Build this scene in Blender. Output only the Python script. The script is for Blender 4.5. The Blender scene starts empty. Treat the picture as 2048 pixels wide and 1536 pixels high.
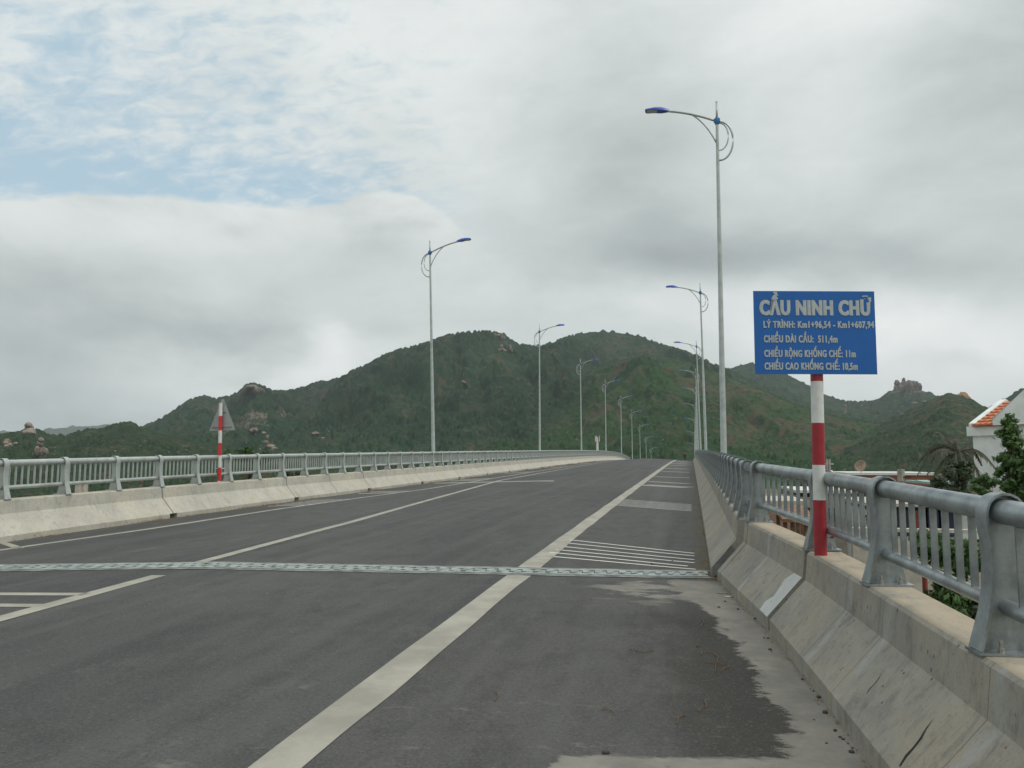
import bpy, bmesh, math, random
import numpy as np
from mathutils import Vector, Matrix
random.seed(7); RNG = np.random.default_rng(11)
R = math.radians
scene = bpy.context.scene
col = scene.collection
# ------------------------------------------------------------------ camera
F_PX, CX, CY, YH, VX, EYE = 1600.0, 1024.0, 768.0, 925.0, 1383.0, 1.6
PITCH = math.atan((YH-CY)/F_PX)
YAW = math.atan((VX-CX)*math.cos(PITCH)/F_PX)
cam_d = bpy.data.cameras.new('camera'); cam = bpy.data.objects.new('camera', cam_d); col.objects.link(cam)
cam_d.sensor_width = 36; cam_d.sensor_fit = 'HORIZONTAL'; cam_d.lens = F_PX/2048*36
cam_d.clip_start = .1; cam_d.clip_end = 30000
cam.location = (0, 0, EYE); cam.rotation_euler = (R(90)+PITCH, 0, YAW)
scene.camera = cam
FW = Vector((-math.sin(YAW)*math.cos(PITCH), math.cos(YAW)*math.cos(PITCH), math.sin(PITCH)))
RT = Vector((math.cos(YAW), math.sin(YAW), 0)); UPV = RT.cross(FW)
def ray(px, py): return FW + RT*((px-CX)/F_PX) - UPV*((py-CY)/F_PX)
def at(px, py, Y):
    d = ray(px, py); return Vector((0, 0, EYE)) + d*(Y/d.y)
def atr(px, py, r):
    d = ray(px, py); return Vector((0, 0, EYE)) + d*(r/math.hypot(d.x, d.y))
def on(px, py, zf):                      # where a sight line meets the surface z = zf(x, y)
    d = ray(px, py); lo, hi = 1.0, None; t = 1.0
    while t < 400:
        p = Vector((0, 0, EYE))+d*t
        if p.z < zf(p.x, p.y): hi = t; break
        lo = t; t *= 1.02
    if hi is None: hi = lo
    for _ in range(40):
        m = (lo+hi)/2; p = Vector((0, 0, EYE))+d*m
        if p.z < zf(p.x, p.y): hi = m
        else: lo = m
    return Vector((0, 0, EYE))+d*lo
# ------------------------------------------------------------------ render look
scene.view_settings.view_transform = 'Standard'; scene.view_settings.look = 'None'
scene.view_settings.gamma = 1; scene.view_settings.exposure = 0.0
# ------------------------------------------------------------------ node helper
class NT:
    def __init__(s, nt): s.nt = nt; s.n = nt.nodes; s.l = nt.links
    def new(s, t, **kw):
        nd = s.n.new(t)
        for k, v in kw.items(): setattr(nd, k, v)
        return nd
    def put(s, sock, v):
        if hasattr(v, 'is_linked') or hasattr(v, 'links'): s.l.new(v, sock)
        else: sock.default_value = v
    def m(s, op, a, b=None, c=None, clamp=False):
        nd = s.new('ShaderNodeMath', operation=op, use_clamp=clamp)
        s.put(nd.inputs[0], a)
        if b is not None: s.put(nd.inputs[1], b)
        if c is not None: s.put(nd.inputs[2], c)
        return nd.outputs[0]
    def mix(s, f, a, b, bt='MIX'):
        nd = s.new('ShaderNodeMix', data_type='RGBA', blend_type=bt)
        s.put(nd.inputs[0], f)
        s.put(nd.inputs[6], a if not isinstance(a, tuple) else (*a, 1)[:4]); s.put(nd.inputs[7], b if not isinstance(b, tuple) else (*b, 1)[:4])
        return nd.outputs[2]
    def noise(s, vec, scale, detail=4, rough=.55, dist=0, out=0):
        nd = s.new('ShaderNodeTexNoise'); s.put(nd.inputs['Vector'], vec)
        nd.inputs['Scale'].default_value = scale; nd.inputs['Detail'].default_value = detail
        nd.inputs['Roughness'].default_value = rough; nd.inputs['Distortion'].default_value = dist
        return nd.outputs[out]
    def map(s, vec, sc=(1, 1, 1), loc=(0, 0, 0), rot=(0, 0, 0)):
        nd = s.new('ShaderNodeMapping'); s.put(nd.inputs[0], vec)
        nd.inputs[1].default_value = loc; nd.inputs[2].default_value = rot; nd.inputs[3].default_value = sc
        return nd.outputs[0]
    def ss(s, v, a, b, lo=0.0, hi=1.0):
        nd = s.new('ShaderNodeMapRange', interpolation_type='SMOOTHSTEP'); s.put(nd.inputs[0], v)
        s.put(nd.inputs[1], a); s.put(nd.inputs[2], b); nd.inputs[3].default_value = lo; nd.inputs[4].default_value = hi
        return nd.outputs[0]
    def attr(s, name):
        return s.new('ShaderNodeAttribute', attribute_name=name).outputs['Fac']
# ------------------------------------------------------------------ world: broken overcast sky
SUN_EL, SUN_AZ = 52.0, 105.0            # azimuth from the road direction, to the right
world = bpy.data.worlds.new('World'); scene.world = world; world.use_nodes = True
w = NT(world.node_tree); w.n.clear()
tc = w.new('ShaderNodeTexCoord').outputs['Generated']
sx = w.new('ShaderNodeSeparateXYZ'); w.l.new(tc, sx.inputs[0])
az = w.m('ARCTAN2', sx.outputs[0], sx.outputs[1]); el = w.m('ARCSINE', sx.outputs[2])
def azel(px, py):
    d = ray(px, py).normalized(); return math.atan2(d.x, d.y), math.asin(d.z)
cb = w.new('ShaderNodeCombineXYZ'); w.put(cb.inputs[0], az); w.put(cb.inputs[1], w.m('MULTIPLY', el, 1.7)); P2 = cb.outputs[0]
elz = w.m('ADD', w.m('MAXIMUM', sx.outputs[2], 0.0), .22)                 # cloud layer seen in perspective
cl = w.new('ShaderNodeCombineXYZ'); w.put(cl.inputs[0], w.m('DIVIDE', sx.outputs[0], elz)); w.put(cl.inputs[1], w.m('DIVIDE', sx.outputs[1], elz)); PL = cl.outputs[0]
n1 = w.noise(P2, 2.6, 7, .52, .25); n2 = w.noise(P2, 7.0, 7, .55, .3); n3 = w.noise(w.map(P2, (1, 1, 1), (5, 3, 1)), 2.2, 6, .5, .2)
wa = w.m('ADD', az, w.m('MULTIPLY', w.m('SUBTRACT', n1, .5), .30)); wa = w.m('ADD', wa, w.m('MULTIPLY', w.m('SUBTRACT', n2, .5), .06))
we = w.m('ADD', el, w.m('MULTIPLY', w.m('SUBTRACT', n3, .5), .22)); we = w.m('ADD', we, w.m('MULTIPLY', w.m('SUBTRACT', n2, .5), .05))
def blob(px, py, sxp, syp, amp, A=None, E=None):
    a0, e0 = azel(px, py)
    da = w.m('DIVIDE', w.m('SUBTRACT', A or wa, a0), sxp/F_PX); de = w.m('DIVIDE', w.m('SUBTRACT', E or we, e0), syp/F_PX)
    q = w.m('ADD', w.m('MULTIPLY', da, da), w.m('MULTIPLY', de, de))
    return w.m('MULTIPLY', w.m('EXPONENT', w.m('MULTIPLY', q, -1.0)), amp)
lum = w.m('ADD', .725, w.m('MULTIPLY', w.m('SUBTRACT', w.noise(w.map(P2, (1, 1, 1), (2.3, 9, 4)), 3.2, 8, .56, .4), .5), .40))
lum = w.m('ADD', lum, w.m('MULTIPLY', w.m('SUBTRACT', w.noise(w.map(P2, (1, 1.4, 1), (7.3, 1, 2)), 8.5, 7, .6, .3), .5), .16))
for b in [(700, 60, 420, 170, .10), (1650, 20, 260, 110, .16), (1990, 130, 230, 160, -.20), (1270, 330, 260, 170, -.12), (1100, 120, 260, 120, -.02),
          (1700, 520, 460, 90, -.20), (1330, 470, 160, 90, -.08), (1550, 300, 200, 90, .03), (1880, 680, 300, 80, .17), (1650, 640, 260, 70, .06), (250, 620, 480, 80, -.11), (520, 690, 360, 55, -.13), (100, 690, 300, 60, -.10),
          (60, 760, 220, 60, -.12), (150, 820, 260, 40, -.12), (330, 800, 260, 40, -.03), (700, 690, 60, 45, .24), (640, 745, 170, 40, .20), (420, 790, 200, 35, .10), (475, 445, 45, 30, -.12), (690, 480, 80, 45, -.12), (250, 500, 120, 40, -.05), (60, 560, 100, 50, -.06), (420, 470, 420, 55, .03),
          (1250, 610, 260, 50, .07), (900, 600, 200, 60, -.02), (820, 520, 150, 90, .03), (1880, 715, 80, 22, -.10), (2000, 420, 180, 60, .02), (1500, 470, 130, 60, -.05)]:
    lum = w.m('ADD', lum, blob(*b))
zen = w.ss(el, .66, 1.25, 0.0, .6)      # brighter cloud overhead, outside the picture
lum = w.m('ADD', lum, zen)
cr = w.new('ShaderNodeValToRGB'); w.put(cr.inputs[0], lum)
e_ = cr.color_ramp.elements; e_[0].position = .25; e_[0].color = (.235, .262, .268, 1); e_[1].position = .95; e_[1].color = (.90, .93, .92, 1)
x_ = cr.color_ramp.elements.new(.5); x_.color = (.455, .505, .505, 1); x_ = cr.color_ramp.elements.new(.68); x_.color = (.635, .69, .68, 1)
cloud = cr.outputs[0]
cloud = w.mix(w.m('MULTIPLY', zen, 1.0), cloud, (1.55, 1.58, 1.55))
sky = w.new('ShaderNodeTexSky', sky_type='NISHITA'); sky.sun_disc = False; sky.sun_elevation = R(SUN_EL); sky.sun_rotation = R(SUN_AZ)
skyc = w.mix(1.0, sky.outputs[0], (.10, .10, .10), 'MULTIPLY')
skyc = w.mix(.68, skyc, (.42, .66, .80))     # thin high veil over the blue
# top edge of the big cumulus bank, azimuth -> elevation
fc = w.new('ShaderNodeFloatCurve'); a_lo, a_hi = azel(-400, 400)[0], azel(1300, 400)[0]
e0c = azel(1024, 768)[1]
pts = [(-400, 400), (0, 408), (160, 400), (330, 400), (450, 408), (560, 420), (640, 418), (700, 402), (760, 388), (830, 400), (900, 440), (970, 520), (1050, 640), (1300, 760)]
cv = fc.mapping.curves[0]
while len(cv.points) > 2: cv.points.remove(cv.points[-1])
for i, (px, py) in enumerate(pts):
    a, e = azel(px, py); X = (a-a_lo)/(a_hi-a_lo); Yv = e
    if i == 0: cv.points[0].location = (X, Yv)
    elif i == len(pts)-1: cv.points[1].location = (X, Yv)
    else: cv.points.new(X, Yv)
fc.mapping.update()
w.put(fc.inputs['Value'], w.m('DIVIDE', w.m('SUBTRACT', w.m('ADD', az, w.m('MULTIPLY', w.m('SUBTRACT', n2, .5), .03)), a_lo), a_hi-a_lo))
edge = w.m('ADD', fc.outputs[0], w.m('MULTIPLY', w.m('SUBTRACT', w.noise(P2, 9, 8, .62), .5), .034))
above = w.ss(w.m('SUBTRACT', el, edge), -.002, .007)
holes = w.m('ADD', blob(40, 330, 330, 60, 1.35), blob(560, 370, 380, 60, .72))
holes = w.m('ADD', holes, blob(330, 240, 300, 120, .62)); holes = w.m('ADD', holes, blob(60, 110, 220, 110, .62)); holes = w.m('ADD', holes, blob(930, 470, 120, 70, .35))
mack = w.noise(w.map(PL, (1.0, 1.0, 1), (1, 2, 0)), 7.0, 7, .62, .6); mack2 = w.noise(w.map(PL, (.7, 1.2, 1), (4, 2, 0), (0, 0, .5)), 19, 6, .6, .5)
gate = w.m('ADD', w.m('ADD', holes, w.m('MULTIPLY', w.m('SUBTRACT', mack, .5), -2.6)), w.m('MULTIPLY', w.m('SUBTRACT', mack2, .5), -3.6))
blue = w.m('MULTIPLY', w.ss(gate, -.25, 1.75), w.m('MULTIPLY', w.m('MULTIPLY', above, w.ss(az, azel(1020, 400)[0], azel(760, 400)[0])), .74))
# the veil of small clouds above the bank is itself bright; the bank has a bright rim
rim = w.m('MULTIPLY', w.m('MULTIPLY', w.ss(w.m('ADD', w.m('SUBTRACT', el, edge), w.m('MULTIPLY', w.m('SUBTRACT', n2, .5), .07)), -.085, -.002), w.m('SUBTRACT', 1.0, above)), w.ss(az, azel(1000, 400)[0], azel(860, 400)[0]))
cloud = w.mix(w.m('MULTIPLY', w.m('MULTIPLY', rim, w.ss(w.noise(P2, 5.5, 7, .6, .4), .3, .62)), .8), cloud, (.80, .835, .82))
cloud = w.mix(w.m('MULTIPLY', w.m('MULTIPLY', above, w.m('MINIMUM', holes, 1.0)), .6), cloud, (.80, .85, .87))
fin = w.mix(blue, cloud, skyc)
bg = w.new('ShaderNodeBackground'); w.put(bg.inputs[0], fin); bg.inputs[1].default_value = 1.0
out = w.new('ShaderNodeOutputWorld'); w.l.new(bg.outputs[0], out.inputs[0])
# ------------------------------------------------------------------ sun behind cloud
sd = bpy.data.lights.new('sun', 'SUN'); sd.energy = 1.3; sd.angle = R(14); sd.color = (1, .96, .90)
so = bpy.data.objects.new('sun', sd); col.objects.link(so)
sdir = Vector((math.sin(R(SUN_AZ))*math.cos(R(SUN_EL)), math.cos(R(SUN_AZ))*math.cos(R(SUN_EL)), math.sin(R(SUN_EL))))
so.rotation_euler = sdir.to_track_quat('Z', 'Y').to_euler(); so.location = (30, -20, 60)
# ------------------------------------------------------------------ object helpers
def tag(o, label=None, cat=None, group=None, kind=None):
    if label: o['label'] = label
    if cat: o['category'] = cat
    if group: o['group'] = group
    if kind: o['kind'] = kind
    return o
def empty(name, loc, rz=0, **kw):
    o = bpy.data.objects.new(name, None); col.objects.link(o); o.location = loc; o.rotation_euler = (0, 0, rz)
    o.empty_display_size = .2; return tag(o, **kw)
def kids(o): return [c for c in bpy.data.objects if c.parent == o]
def link(name, me, mat=None, parent=None, loc=(0, 0, 0), smooth=False):
    o = bpy.data.objects.new(name, me); col.objects.link(o); o.location = loc
    if parent: o.parent = parent
    if mat is not None: me.materials.append(mat)
    if smooth: me.shade_smooth()
    return o
class MB:
    def __init__(s): s.v = []; s.f = []; s.mi = []
    def add(s, vs, fs, mi=0):
        b = len(s.v); s.v += [tuple(v) for v in vs]; s.f += [tuple(i+b for i in f) for f in fs]; s.mi += [mi]*len(fs)
    def box(s, c, d, rz=0, mi=0, M=None):
        vs = [Vector((sx*d[0]/2, sy*d[1]/2, sz*d[2]/2)) for sx in (-1, 1) for sy in (-1, 1) for sz in (-1, 1)]
        Rm = M if M is not None else Matrix.Rotation(rz, 3, 'Z'); c = Vector(c)
        s.add([Rm @ v+c for v in vs], [(0, 1, 3, 2), (4, 6, 7, 5), (0, 4, 5, 1), (2, 3, 7, 6), (0, 2, 6, 4), (1, 5, 7, 3)], mi)
    def tube(s, pts, rad, n=12, mi=0, caps=True):
        pts = [Vector(p) for p in pts]; k = len(pts)
        rad = rad if isinstance(rad, (list, tuple)) else [rad]*k
        vs = []; up = None
        for i, p in enumerate(pts):
            t = (pts[min(i+1, k-1)]-pts[max(i-1, 0)]).normalized()
            if up is None: up = Vector((1, 0, 0)) if abs(t.x) < .8 else Vector((0, 0, 1))
            a = t.cross(up).normalized(); b_ = t.cross(a).normalized()
            up = -b_ if False else up
            vs += [p+(a*math.cos(2*math.pi*j/n)+b_*math.sin(2*math.pi*j/n))*rad[i] for j in range(n)]
        fs = [(i*n+j, i*n+(j+1) % n, (i+1)*n+(j+1) % n, (i+1)*n+j) for i in range(k-1) for j in range(n)]
        if caps: fs += [tuple(range(n))[::-1], tuple((k-1)*n+j for j in range(n))]
        s.add(vs, fs, mi)
    def prism(s, poly, fn, a, b, mi=0):      # polygon in (u,v), extruded a..b through fn(u,v,w)
        n = len(poly); vs = [fn(u, v, a) for u, v in poly]+[fn(u, v, b) for u, v in poly]
        s.add(vs, [tuple(range(n))[::-1], tuple(range(n, 2*n))]+[(i, (i+1) % n, n+(i+1) % n, n+i) for i in range(n)], mi)
    def sweep(s, rings, closed=True, caps=True, mi=0):
        n = len(rings[0]); vs = [p for r_ in rings for p in r_]
        fs = [(i*n+j, i*n+(j+1) % n, (i+1)*n+(j+1) % n, (i+1)*n+j) for i in range(len(rings)-1) for j in range(n if closed else n-1)]
        if caps: fs += [tuple(range(n))[::-1], tuple((len(rings)-1)*n+j for j in range(n))]
        s.add(vs, fs, mi)
    def mesh(s, name, recalc=True):
        me = bpy.data.meshes.new(name); me.from_pydata(s.v, [], s.f); me.polygons.foreach_set('material_index', s.mi); me.update()
        if recalc:
            bm = bmesh.new(); bm.from_mesh(me); bmesh.ops.recalc_face_normals(bm, faces=bm.faces); bm.to_mesh(me); bm.free()
        return me
    def build(s, name, mat, parent=None, loc=(0, 0, 0), smooth=False, angle=None, bevel=0):
        me = s.mesh(name); mats = mat if isinstance(mat, (list, tuple)) else [mat]
        for m_ in mats: me.materials.append(m_)
        o = link(name, me, None, parent, loc)
        if smooth: me.shade_smooth()
        if angle:
            me.shade_smooth(); sharp_by_angle(me, angle)
        if bevel:
            md = o.modifiers.new('bevel', 'BEVEL'); md.width = bevel; md.segments = 2; md.limit_method = 'ANGLE'
        return o
def sharp_by_angle(me, deg):
    bm = bmesh.new(); bm.from_mesh(me)
    for e in bm.edges:
        if len(e.link_faces) == 2 and e.calc_face_angle(0) > R(deg): e.smooth = False
    bm.to_mesh(me); bm.free()
def copy_tree(o, parent=None):
    c = o.copy(); col.objects.link(c); c.parent = parent
    for ch in kids(o): copy_tree(ch, c)
    return c
# numpy noise
def _h(ix, iy, s):
    n = (ix.astype(np.int64)*374761393+iy.astype(np.int64)*668265263+s*1442695041) & 0xffffffff
    n = ((n ^ (n >> 13))*1274126177) & 0xffffffff
    return ((n ^ (n >> 16)) & 0xffff)/65535.0
def vn(x, y, s=0):
    ix, iy = np.floor(x), np.floor(y); fx, fy = x-ix, y-iy; fx = fx*fx*(3-2*fx); fy = fy*fy*(3-2*fy)
    return (_h(ix, iy, s)*(1-fx)+_h(ix+1, iy, s)*fx)*(1-fy)+(_h(ix, iy+1, s)*(1-fx)+_h(ix+1, iy+1, s)*fx)*fy
def fbm(x, y, o=5, s=0, g=.5):
    a, t, n = 1.0, 0, 0
    for i in range(o): t = t+a*vn(x, y, s+i*17); n += a; a *= g; x = x*2.03+11.3; y = y*2.03-7.7
    return t/n
def worley(x, y, s=0):
    ix, iy = np.floor(x), np.floor(y); best = np.full(x.shape, 9.0); idv = np.zeros(x.shape)
    for dx in (-1, 0, 1):
        for dy in (-1, 0, 1):
            cx_, cy_ = ix+dx, iy+dy
            d = np.hypot(cx_+_h(cx_, cy_, s)-x, cy_+_h(cx_, cy_, s+5)-y); k = d < best
            best = np.where(k, d, best); idv = np.where(k, _h(cx_, cy_, s+9), idv)
    return best, idv
# ------------------------------------------------------------------ materials
def mat(name, fn, **kw):
    m = bpy.data.materials.new(name); m.use_nodes = True; t = NT(m.node_tree)
    b = t.n['Principled BSDF']; fn(t, b); return m
def bump(t, b, h, strength=.3, dist=.01):
    nd = t.new('ShaderNodeBump'); nd.inputs['Strength'].default_value = strength; nd.inputs['Distance'].default_value = dist
    t.put(nd.inputs['Height'], h); t.l.new(nd.outputs[0], b.inputs['Normal'])
def OC(t): return t.new('ShaderNodeTexCoord').outputs['Object']
def plain(name, c, rough=.6, metal=0.0, var=.15, scale=6.0, bs=0):
    def fn(t, b):
        n = t.noise(OC(t), scale, 5, .6)
        c2 = tuple(x*(1-var) for x in c); c1 = tuple(min(1, x*(1+var)) for x in c)
        t.put(b.inputs['Base Color'], t.mix(t.ss(n, .3, .7), c2, c1)); b.inputs['Roughness'].default_value = rough; b.inputs['Metallic'].default_value = metal
        if bs: bump(t, b, t.noise(OC(t), scale*8, 3, .6), bs, .01)
    return mat(name, fn)
def asphalt_nodes(t):
    p = OC(t)
    big = t.noise(t.map(p, (1, .35, 1)), .55, 5, .6); mid = t.noise(t.map(p, (1, .5, 1)), 4, 6, .65); fine = t.noise(p, 70, 3, .7); grit = t.noise(p, 180, 2, .6)
    c = t.mix(t.ss(big, .3, .7), (.050, .053, .054), (.082, .083, .080))
    sx_ = t.new('ShaderNodeSeparateXYZ'); t.put(sx_.inputs[0], p)
    side = t.m('MULTIPLY', t.ss(sx_.outputs[0], -2.3, -1.8), .6)
    c = t.mix(side, c, (.086, .084, .079))
    c = t.mix(t.m('MULTIPLY', t.ss(mid, .42, .66), .5), c, (.040, .041, .041)); c = t.mix(t.m('MULTIPLY', t.ss(t.noise(t.map(p, (.9, .45, 1), (8, 3, 0)), 2.6, 7, .7, .4), .54, .72), .45), c, (.125, .12, .108))
    c = t.mix(t.m('MULTIPLY', t.ss(fine, .45, .75), .45), c, (.135, .132, .125))
    c = t.mix(t.m('MULTIPLY', t.ss(fine, .52, .3), .4), c, (.035, .035, .035))
    wh = t.ss(t.noise(t.map(p, (1, .3, 1), (3, 0, 0)), 1.0, 3, .5), .4, .7)      # long wheel tracks
    trk = t.ss(t.noise(t.map(p, (3.0, .05, 1)), 1.0, 3, .5), .45, .7)
    c = t.mix(t.m('MULTIPLY', trk, .4), c, (.105, .105, .10))
    return p, c, fine, grit, mid, sx_
def m_asphalt(t, b):
    p, c, fine, grit, mid, sx_ = asphalt_nodes(t)
    # mortar spilled along the gutter and in patches: attribute 'gut' = distance inward from the barrier foot
    g = t.attr('gut'); Y = sx_.outputs[1]; X = sx_.outputs[0]
    en = t.m('MULTIPLY', t.m('SUBTRACT', t.noise(t.map(p, (.8, 1.1, 1)), 1.6, 7, .68, .5), .5), .62)
    fr = t.m('MULTIPLY', t.m('SUBTRACT', t.noise(t.map(p, (.65, 1.5, 1)), 7, 7, .75, .6), .5), .34)
    wid = t.m('ADD', t.m('ADD', t.m('ADD', .36, t.m('MULTIPLY', t.ss(Y, 7.3, 9.3), .22)), en), fr)
    near = t.ss(Y, 9.9, 9.75)
    strip = t.m('MULTIPLY', t.ss(t.m('ADD', t.m('SUBTRACT', wid, g), t.m('MULTIPLY', t.m('SUBTRACT', fine, .5), .10)), -.015, .035), near)
    pn = t.noise(t.map(p, (.75, 1.7, 1), (2.0, 7, 0)), 1.5, 8, .68, .3)
    zone = t.m('MULTIPLY', t.ss(Y, 7.9, 9.0), t.m('MULTIPLY', t.ss(Y, 9.85, 9.6), t.m('MULTIPLY', t.ss(X, -1.5, -.6), 1.0)))
    patch = t.m('MULTIPLY', t.ss(t.m('ADD', pn, t.m('MULTIPLY', zone, .17)), .60, .66), t.m('MULTIPLY', t.ss(Y, 9.8, 9.6), zone))
    pn2 = t.noise(t.map(p, (.8, 1.9, 1), (6.3, 1, 0)), 2.4, 8, .7, .3)
    z2 = t.m('MULTIPLY', t.ss(Y, 6.0, 5.0), t.ss(X, -3.5, -2.6))
    patch2 = t.m('MULTIPLY', t.ss(t.m('ADD', pn2, t.m('MULTIPLY', z2, .03)), .60, .72), t.m('MULTIPLY', z2, .5))
    YS = t.m('ADD', Y, t.m('MULTIPLY', X, -.18)); lower = t.m('MULTIPLY', t.ss(t.m('ADD', YS, t.m('MULTIPLY', fr, .5)), 4.46, 4.42), t.ss(t.m('ADD', X, t.m('MULTIPLY', fr, .6)), -.74, -.70))
    inner = t.m('MULTIPLY', t.ss(t.m('ADD', YS, t.m('MULTIPLY', fr, 1.2)), 4.30, 4.26), t.ss(t.m('ADD', X, fr), -.46, -.42))
    lower = t.m('MULTIPLY', lower, t.m('SUBTRACT', 1.0, t.m('MULTIPLY', inner, t.ss(t.noise(p, 3, 5, .6), .4, .5))))
    msk = t.m('MAXIMUM', t.m('MAXIMUM', strip, patch), t.m('MAXIMUM', patch2, lower))
    cn = t.noise(p, 3, 7, .65); cc = t.mix(t.ss(cn, .3, .7), (.165, .160, .142), (.245, .234, .204))
    cc = t.mix(t.m('MULTIPLY', t.ss(fine, .5, .8), .4), cc, (.17, .165, .15))
    # darker band of asphalt beside the mortar
    dark = t.m('MULTIPLY', t.m('MULTIPLY', t.ss(t.m('ADD', t.m('SUBTRACT', t.m('ADD', en, 1.05), g), t.m('MULTIPLY', t.m('SUBTRACT', mid, .5), .8)), -.25, .45), near), t.m('MULTIPLY', t.ss(Y, 9.0, 7.6), .8))
    c = t.mix(dark, c, (.034, .034, .029)); c = t.mix(t.m('MULTIPLY', t.m('MULTIPLY', dark, t.ss(fine, .5, .66)), .55), c, (.085, .08, .065))
    rust = t.m('MULTIPLY', t.m('MULTIPLY', t.ss(Y, 10.1, 10.3), t.ss(Y, 11.2, 10.4)), t.ss(t.m('ADD', g, t.m('MULTIPLY', en, .8)), .75, .1))
    c = t.mix(t.m('MULTIPLY', rust, .75), c, (.12, .075, .035))
    # dry dirt along the barrier feet of the bridge
    dirt = t.m('MULTIPLY', t.ss(t.m('ADD', g, t.m('MULTIPLY', en, .7)), .28, .02), t.ss(Y, 10.0, 10.4))
    c = t.mix(t.m('MULTIPLY', dirt, .6), c, (.12, .105, .07))
    sg = t.noise(p, 38, 3, .75); c = t.mix(t.m('MULTIPLY', t.ss(sg, .56, .68), .4), c, (.15, .147, .138)); c = t.mix(t.m('MULTIPLY', t.ss(sg, .44, .34), .45), c, (.028, .028, .028))
    t.put(b.inputs['Base Color'], t.mix(msk, c, cc)); b.inputs['Roughness'].default_value = .9; b.inputs['Specular IOR Level'].default_value = .3
    bump(t, b, t.m('ADD', t.m('ADD', fine, grit), t.m('MULTIPLY', msk, .5)), .55, .006)
ASPHALT = mat('asphalt', m_asphalt)
def m_paint(t, b):
    p, c, fine, grit, mid, _ = asphalt_nodes(t)
    wr = t.noise(t.map(p, (1, .6, 1)), 9, 7, .7)
    a = t.m('SUBTRACT', 1.0, t.m('MULTIPLY', t.ss(t.m('ADD', wr, t.m('MULTIPLY', fine, .25)), .74, .92), .9))
    pc = t.mix(t.ss(t.noise(p, 2.2, 6, .6), .3, .7), (.26, .252, .212), (.37, .358, .305)); pc = t.mix(t.m('MULTIPLY', t.ss(fine, .5, .72), .4), pc, (.24, .235, .21))
    t.put(b.inputs['Base Color'], t.mix(a, c, pc)); b.inputs['Roughness'].default_value = .85; b.inputs['Specular IOR Level'].default_value = .3
    bump(t, b, fine, .4, .004)
PAINT = mat('line_paint', m_paint)
def m_paintw(t, b):
    p, c, fine, grit, mid, _ = asphalt_nodes(t)
    wr = t.noise(p, 14, 6, .7)
    a = t.m('SUBTRACT', 1.0, t.m('MULTIPLY', t.ss(t.m('ADD', wr, t.m('MULTIPLY', fine, .3)), .72, .9), .8))
    t.put(b.inputs['Base Color'], t.mix(a, c, (.60, .60, .55))); b.inputs['Roughness'].default_value = .8
BPAINT = mat('rumble_paint', m_paintw)
def m_paintf(t, b):
    p, c, fine, grit, mid, _ = asphalt_nodes(t)
    wr = t.noise(t.map(p, (1, .3, 1)), 5, 7, .7)
    t.put(b.inputs['Base Color'], t.mix(t.m('ADD', .45, t.m('MULTIPLY', wr, .3)), c, (.36, .35, .31))); b.inputs['Roughness'].default_value = .85
FPAINT = mat('faded_paint', m_paintf)
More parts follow.
